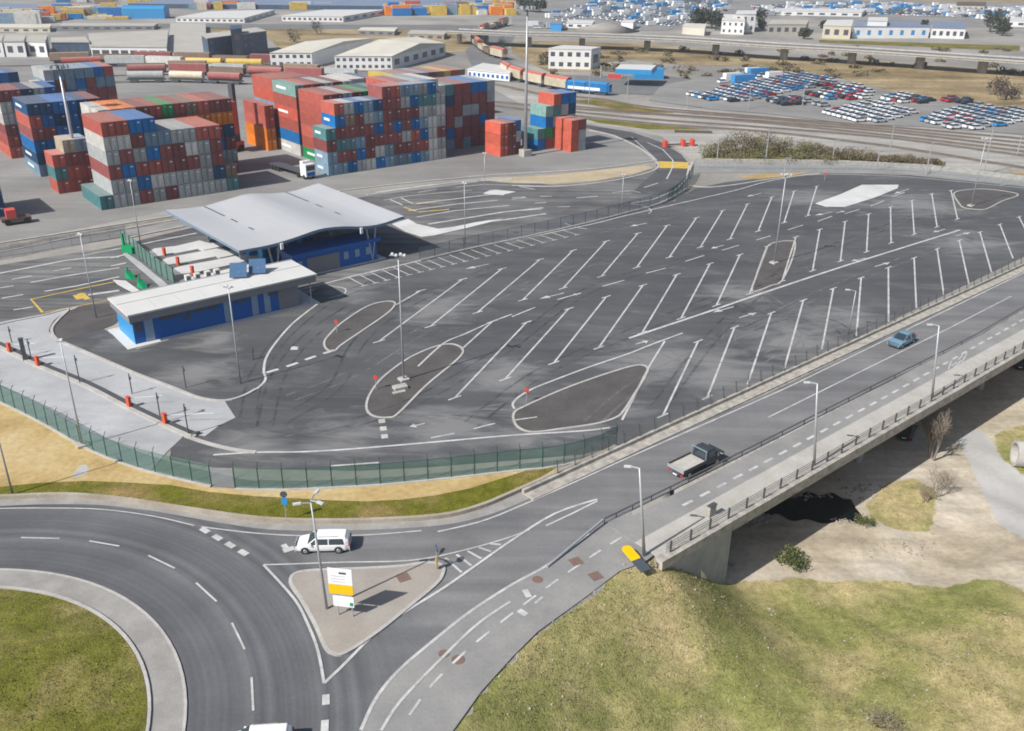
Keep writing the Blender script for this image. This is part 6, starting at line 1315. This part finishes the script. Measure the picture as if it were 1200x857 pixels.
MB().box((0, 0, 0), (26, 14, 6)).build('wall', M['bluelight'], sb); m = MB(); m.tube((-13, 0, 5.2), (13, 0, 5.2), 6.9, n=16); m.v = [(x, y, 6+(z-5.2)*.22 if z > 5.2 else 6) for x, y, z in m.v]; m.build('roof', M['bluelight'], sb)
# far trees and hedge
for i, (x, y, wd, h, lb) in enumerate([(616, 14, 16, 9, 'left'), (624, 14, 15, 8, 'middle'), (632, 15, 14, 8, 'right')]):
    shrub((x, y), wd, h, 'dark tree of the clump left of the far storage ground, %s one' % lb, M['leafdark'], 60+i, name='tree', n=500, cat='tree', size=.9, trunk=True)
for i, (x, y, wd, h, lb) in enumerate([(814, 33, 14, 9, 'left'), (823, 33, 14, 11, 'middle'), (833, 34, 12, 10, 'right'), (839, 36, 8, 10, 'nearest the white villa')]):
    shrub((x, y), wd, h, 'dark evergreen tree of the clump beside the white villa, %s' % lb, M['leafdark'], 70+i, name='tree', n=600, cat='tree', size=.8, trunk=True)
for i, (x, y, wd, h, lb) in enumerate([(890, 31, 9, 9, 'right of the white villas'), (893, 36, 7, 6, 'low, right of the white villas'), (1160, 38, 12, 12, 'beside the rounded white building'), (1168, 40, 12, 11, 'second from the rounded white building'), (1174, 42, 10, 8, 'farthest right in its clump'), (966, 38, 8, 6, 'in front of the cream building'), (942, 46, 7, 5, 'below the grey building at the highway'), (1080, 42, 5, 8, 'between the two terminal buildings')]):
    shrub((x, y), wd, h, 'dark tree, '+lb, M['leafdark'], 80+i, name='tree', n=450, cat='tree', size=.7, trunk=True)
rr = random.Random(99); he = MB()
for i in range(90): b = G(700+rr.uniform(-60, 500), 66+rr.uniform(-8, 26)+0.0); crown_mb(b[0], b[1], 0, rr.uniform(2, 5), rr.uniform(2, 4), rr.uniform(1, 2.6), 90, .5, rr, he, 5)
tag(he.build('dry_scrub', M['leafolive']), kind='stuff')
for i, (x, y, h) in enumerate([(1172, 108, 5.5), (1178, 118, 5), (1166, 112, 5.5), (1186, 116, 4.5), (345, 50, 6), (372, 40, 7), (590, 58, 6), (636, 76, 4)]):
    shrub((x, y), 7, h, 'bare dark shrub, '+['at the right edge of the dry grass', 'lowest of the right-edge shrubs', 'left of the right-edge shrubs', 'farthest right on the dry grass', 'left of the cream-roofed warehouses', 'beside the far brown field', 'inside the curve of the train', 'left of the white two-storey building'][i], M['barkdark'] if i < 4 else M['leafdark'], 120+i, n=350, size=.3)
# ---------------------------------------------------------------- haze: one even box of air round everything
HZ = 0.00022
hm = bpy.data.materials.new('haze'); hm.use_nodes = True; t_ = hm.node_tree; t_.nodes.remove(t_.nodes['Principled BSDF']); pv = t_.nodes.new('ShaderNodeVolumePrincipled'); pv.inputs['Color'].default_value = (.86, .91, 1, 1); pv.inputs['Density'].default_value = HZ; pv.inputs['Anisotropy'].default_value = .2
t_.links.new(pv.outputs[0], t_.nodes['Material Output'].inputs['Volume'])
if HZ > 0:
    tag(MB().box((500, 3000, -9.5), (15000, 15000, 62)).build('haze', hm), kind='stuff')
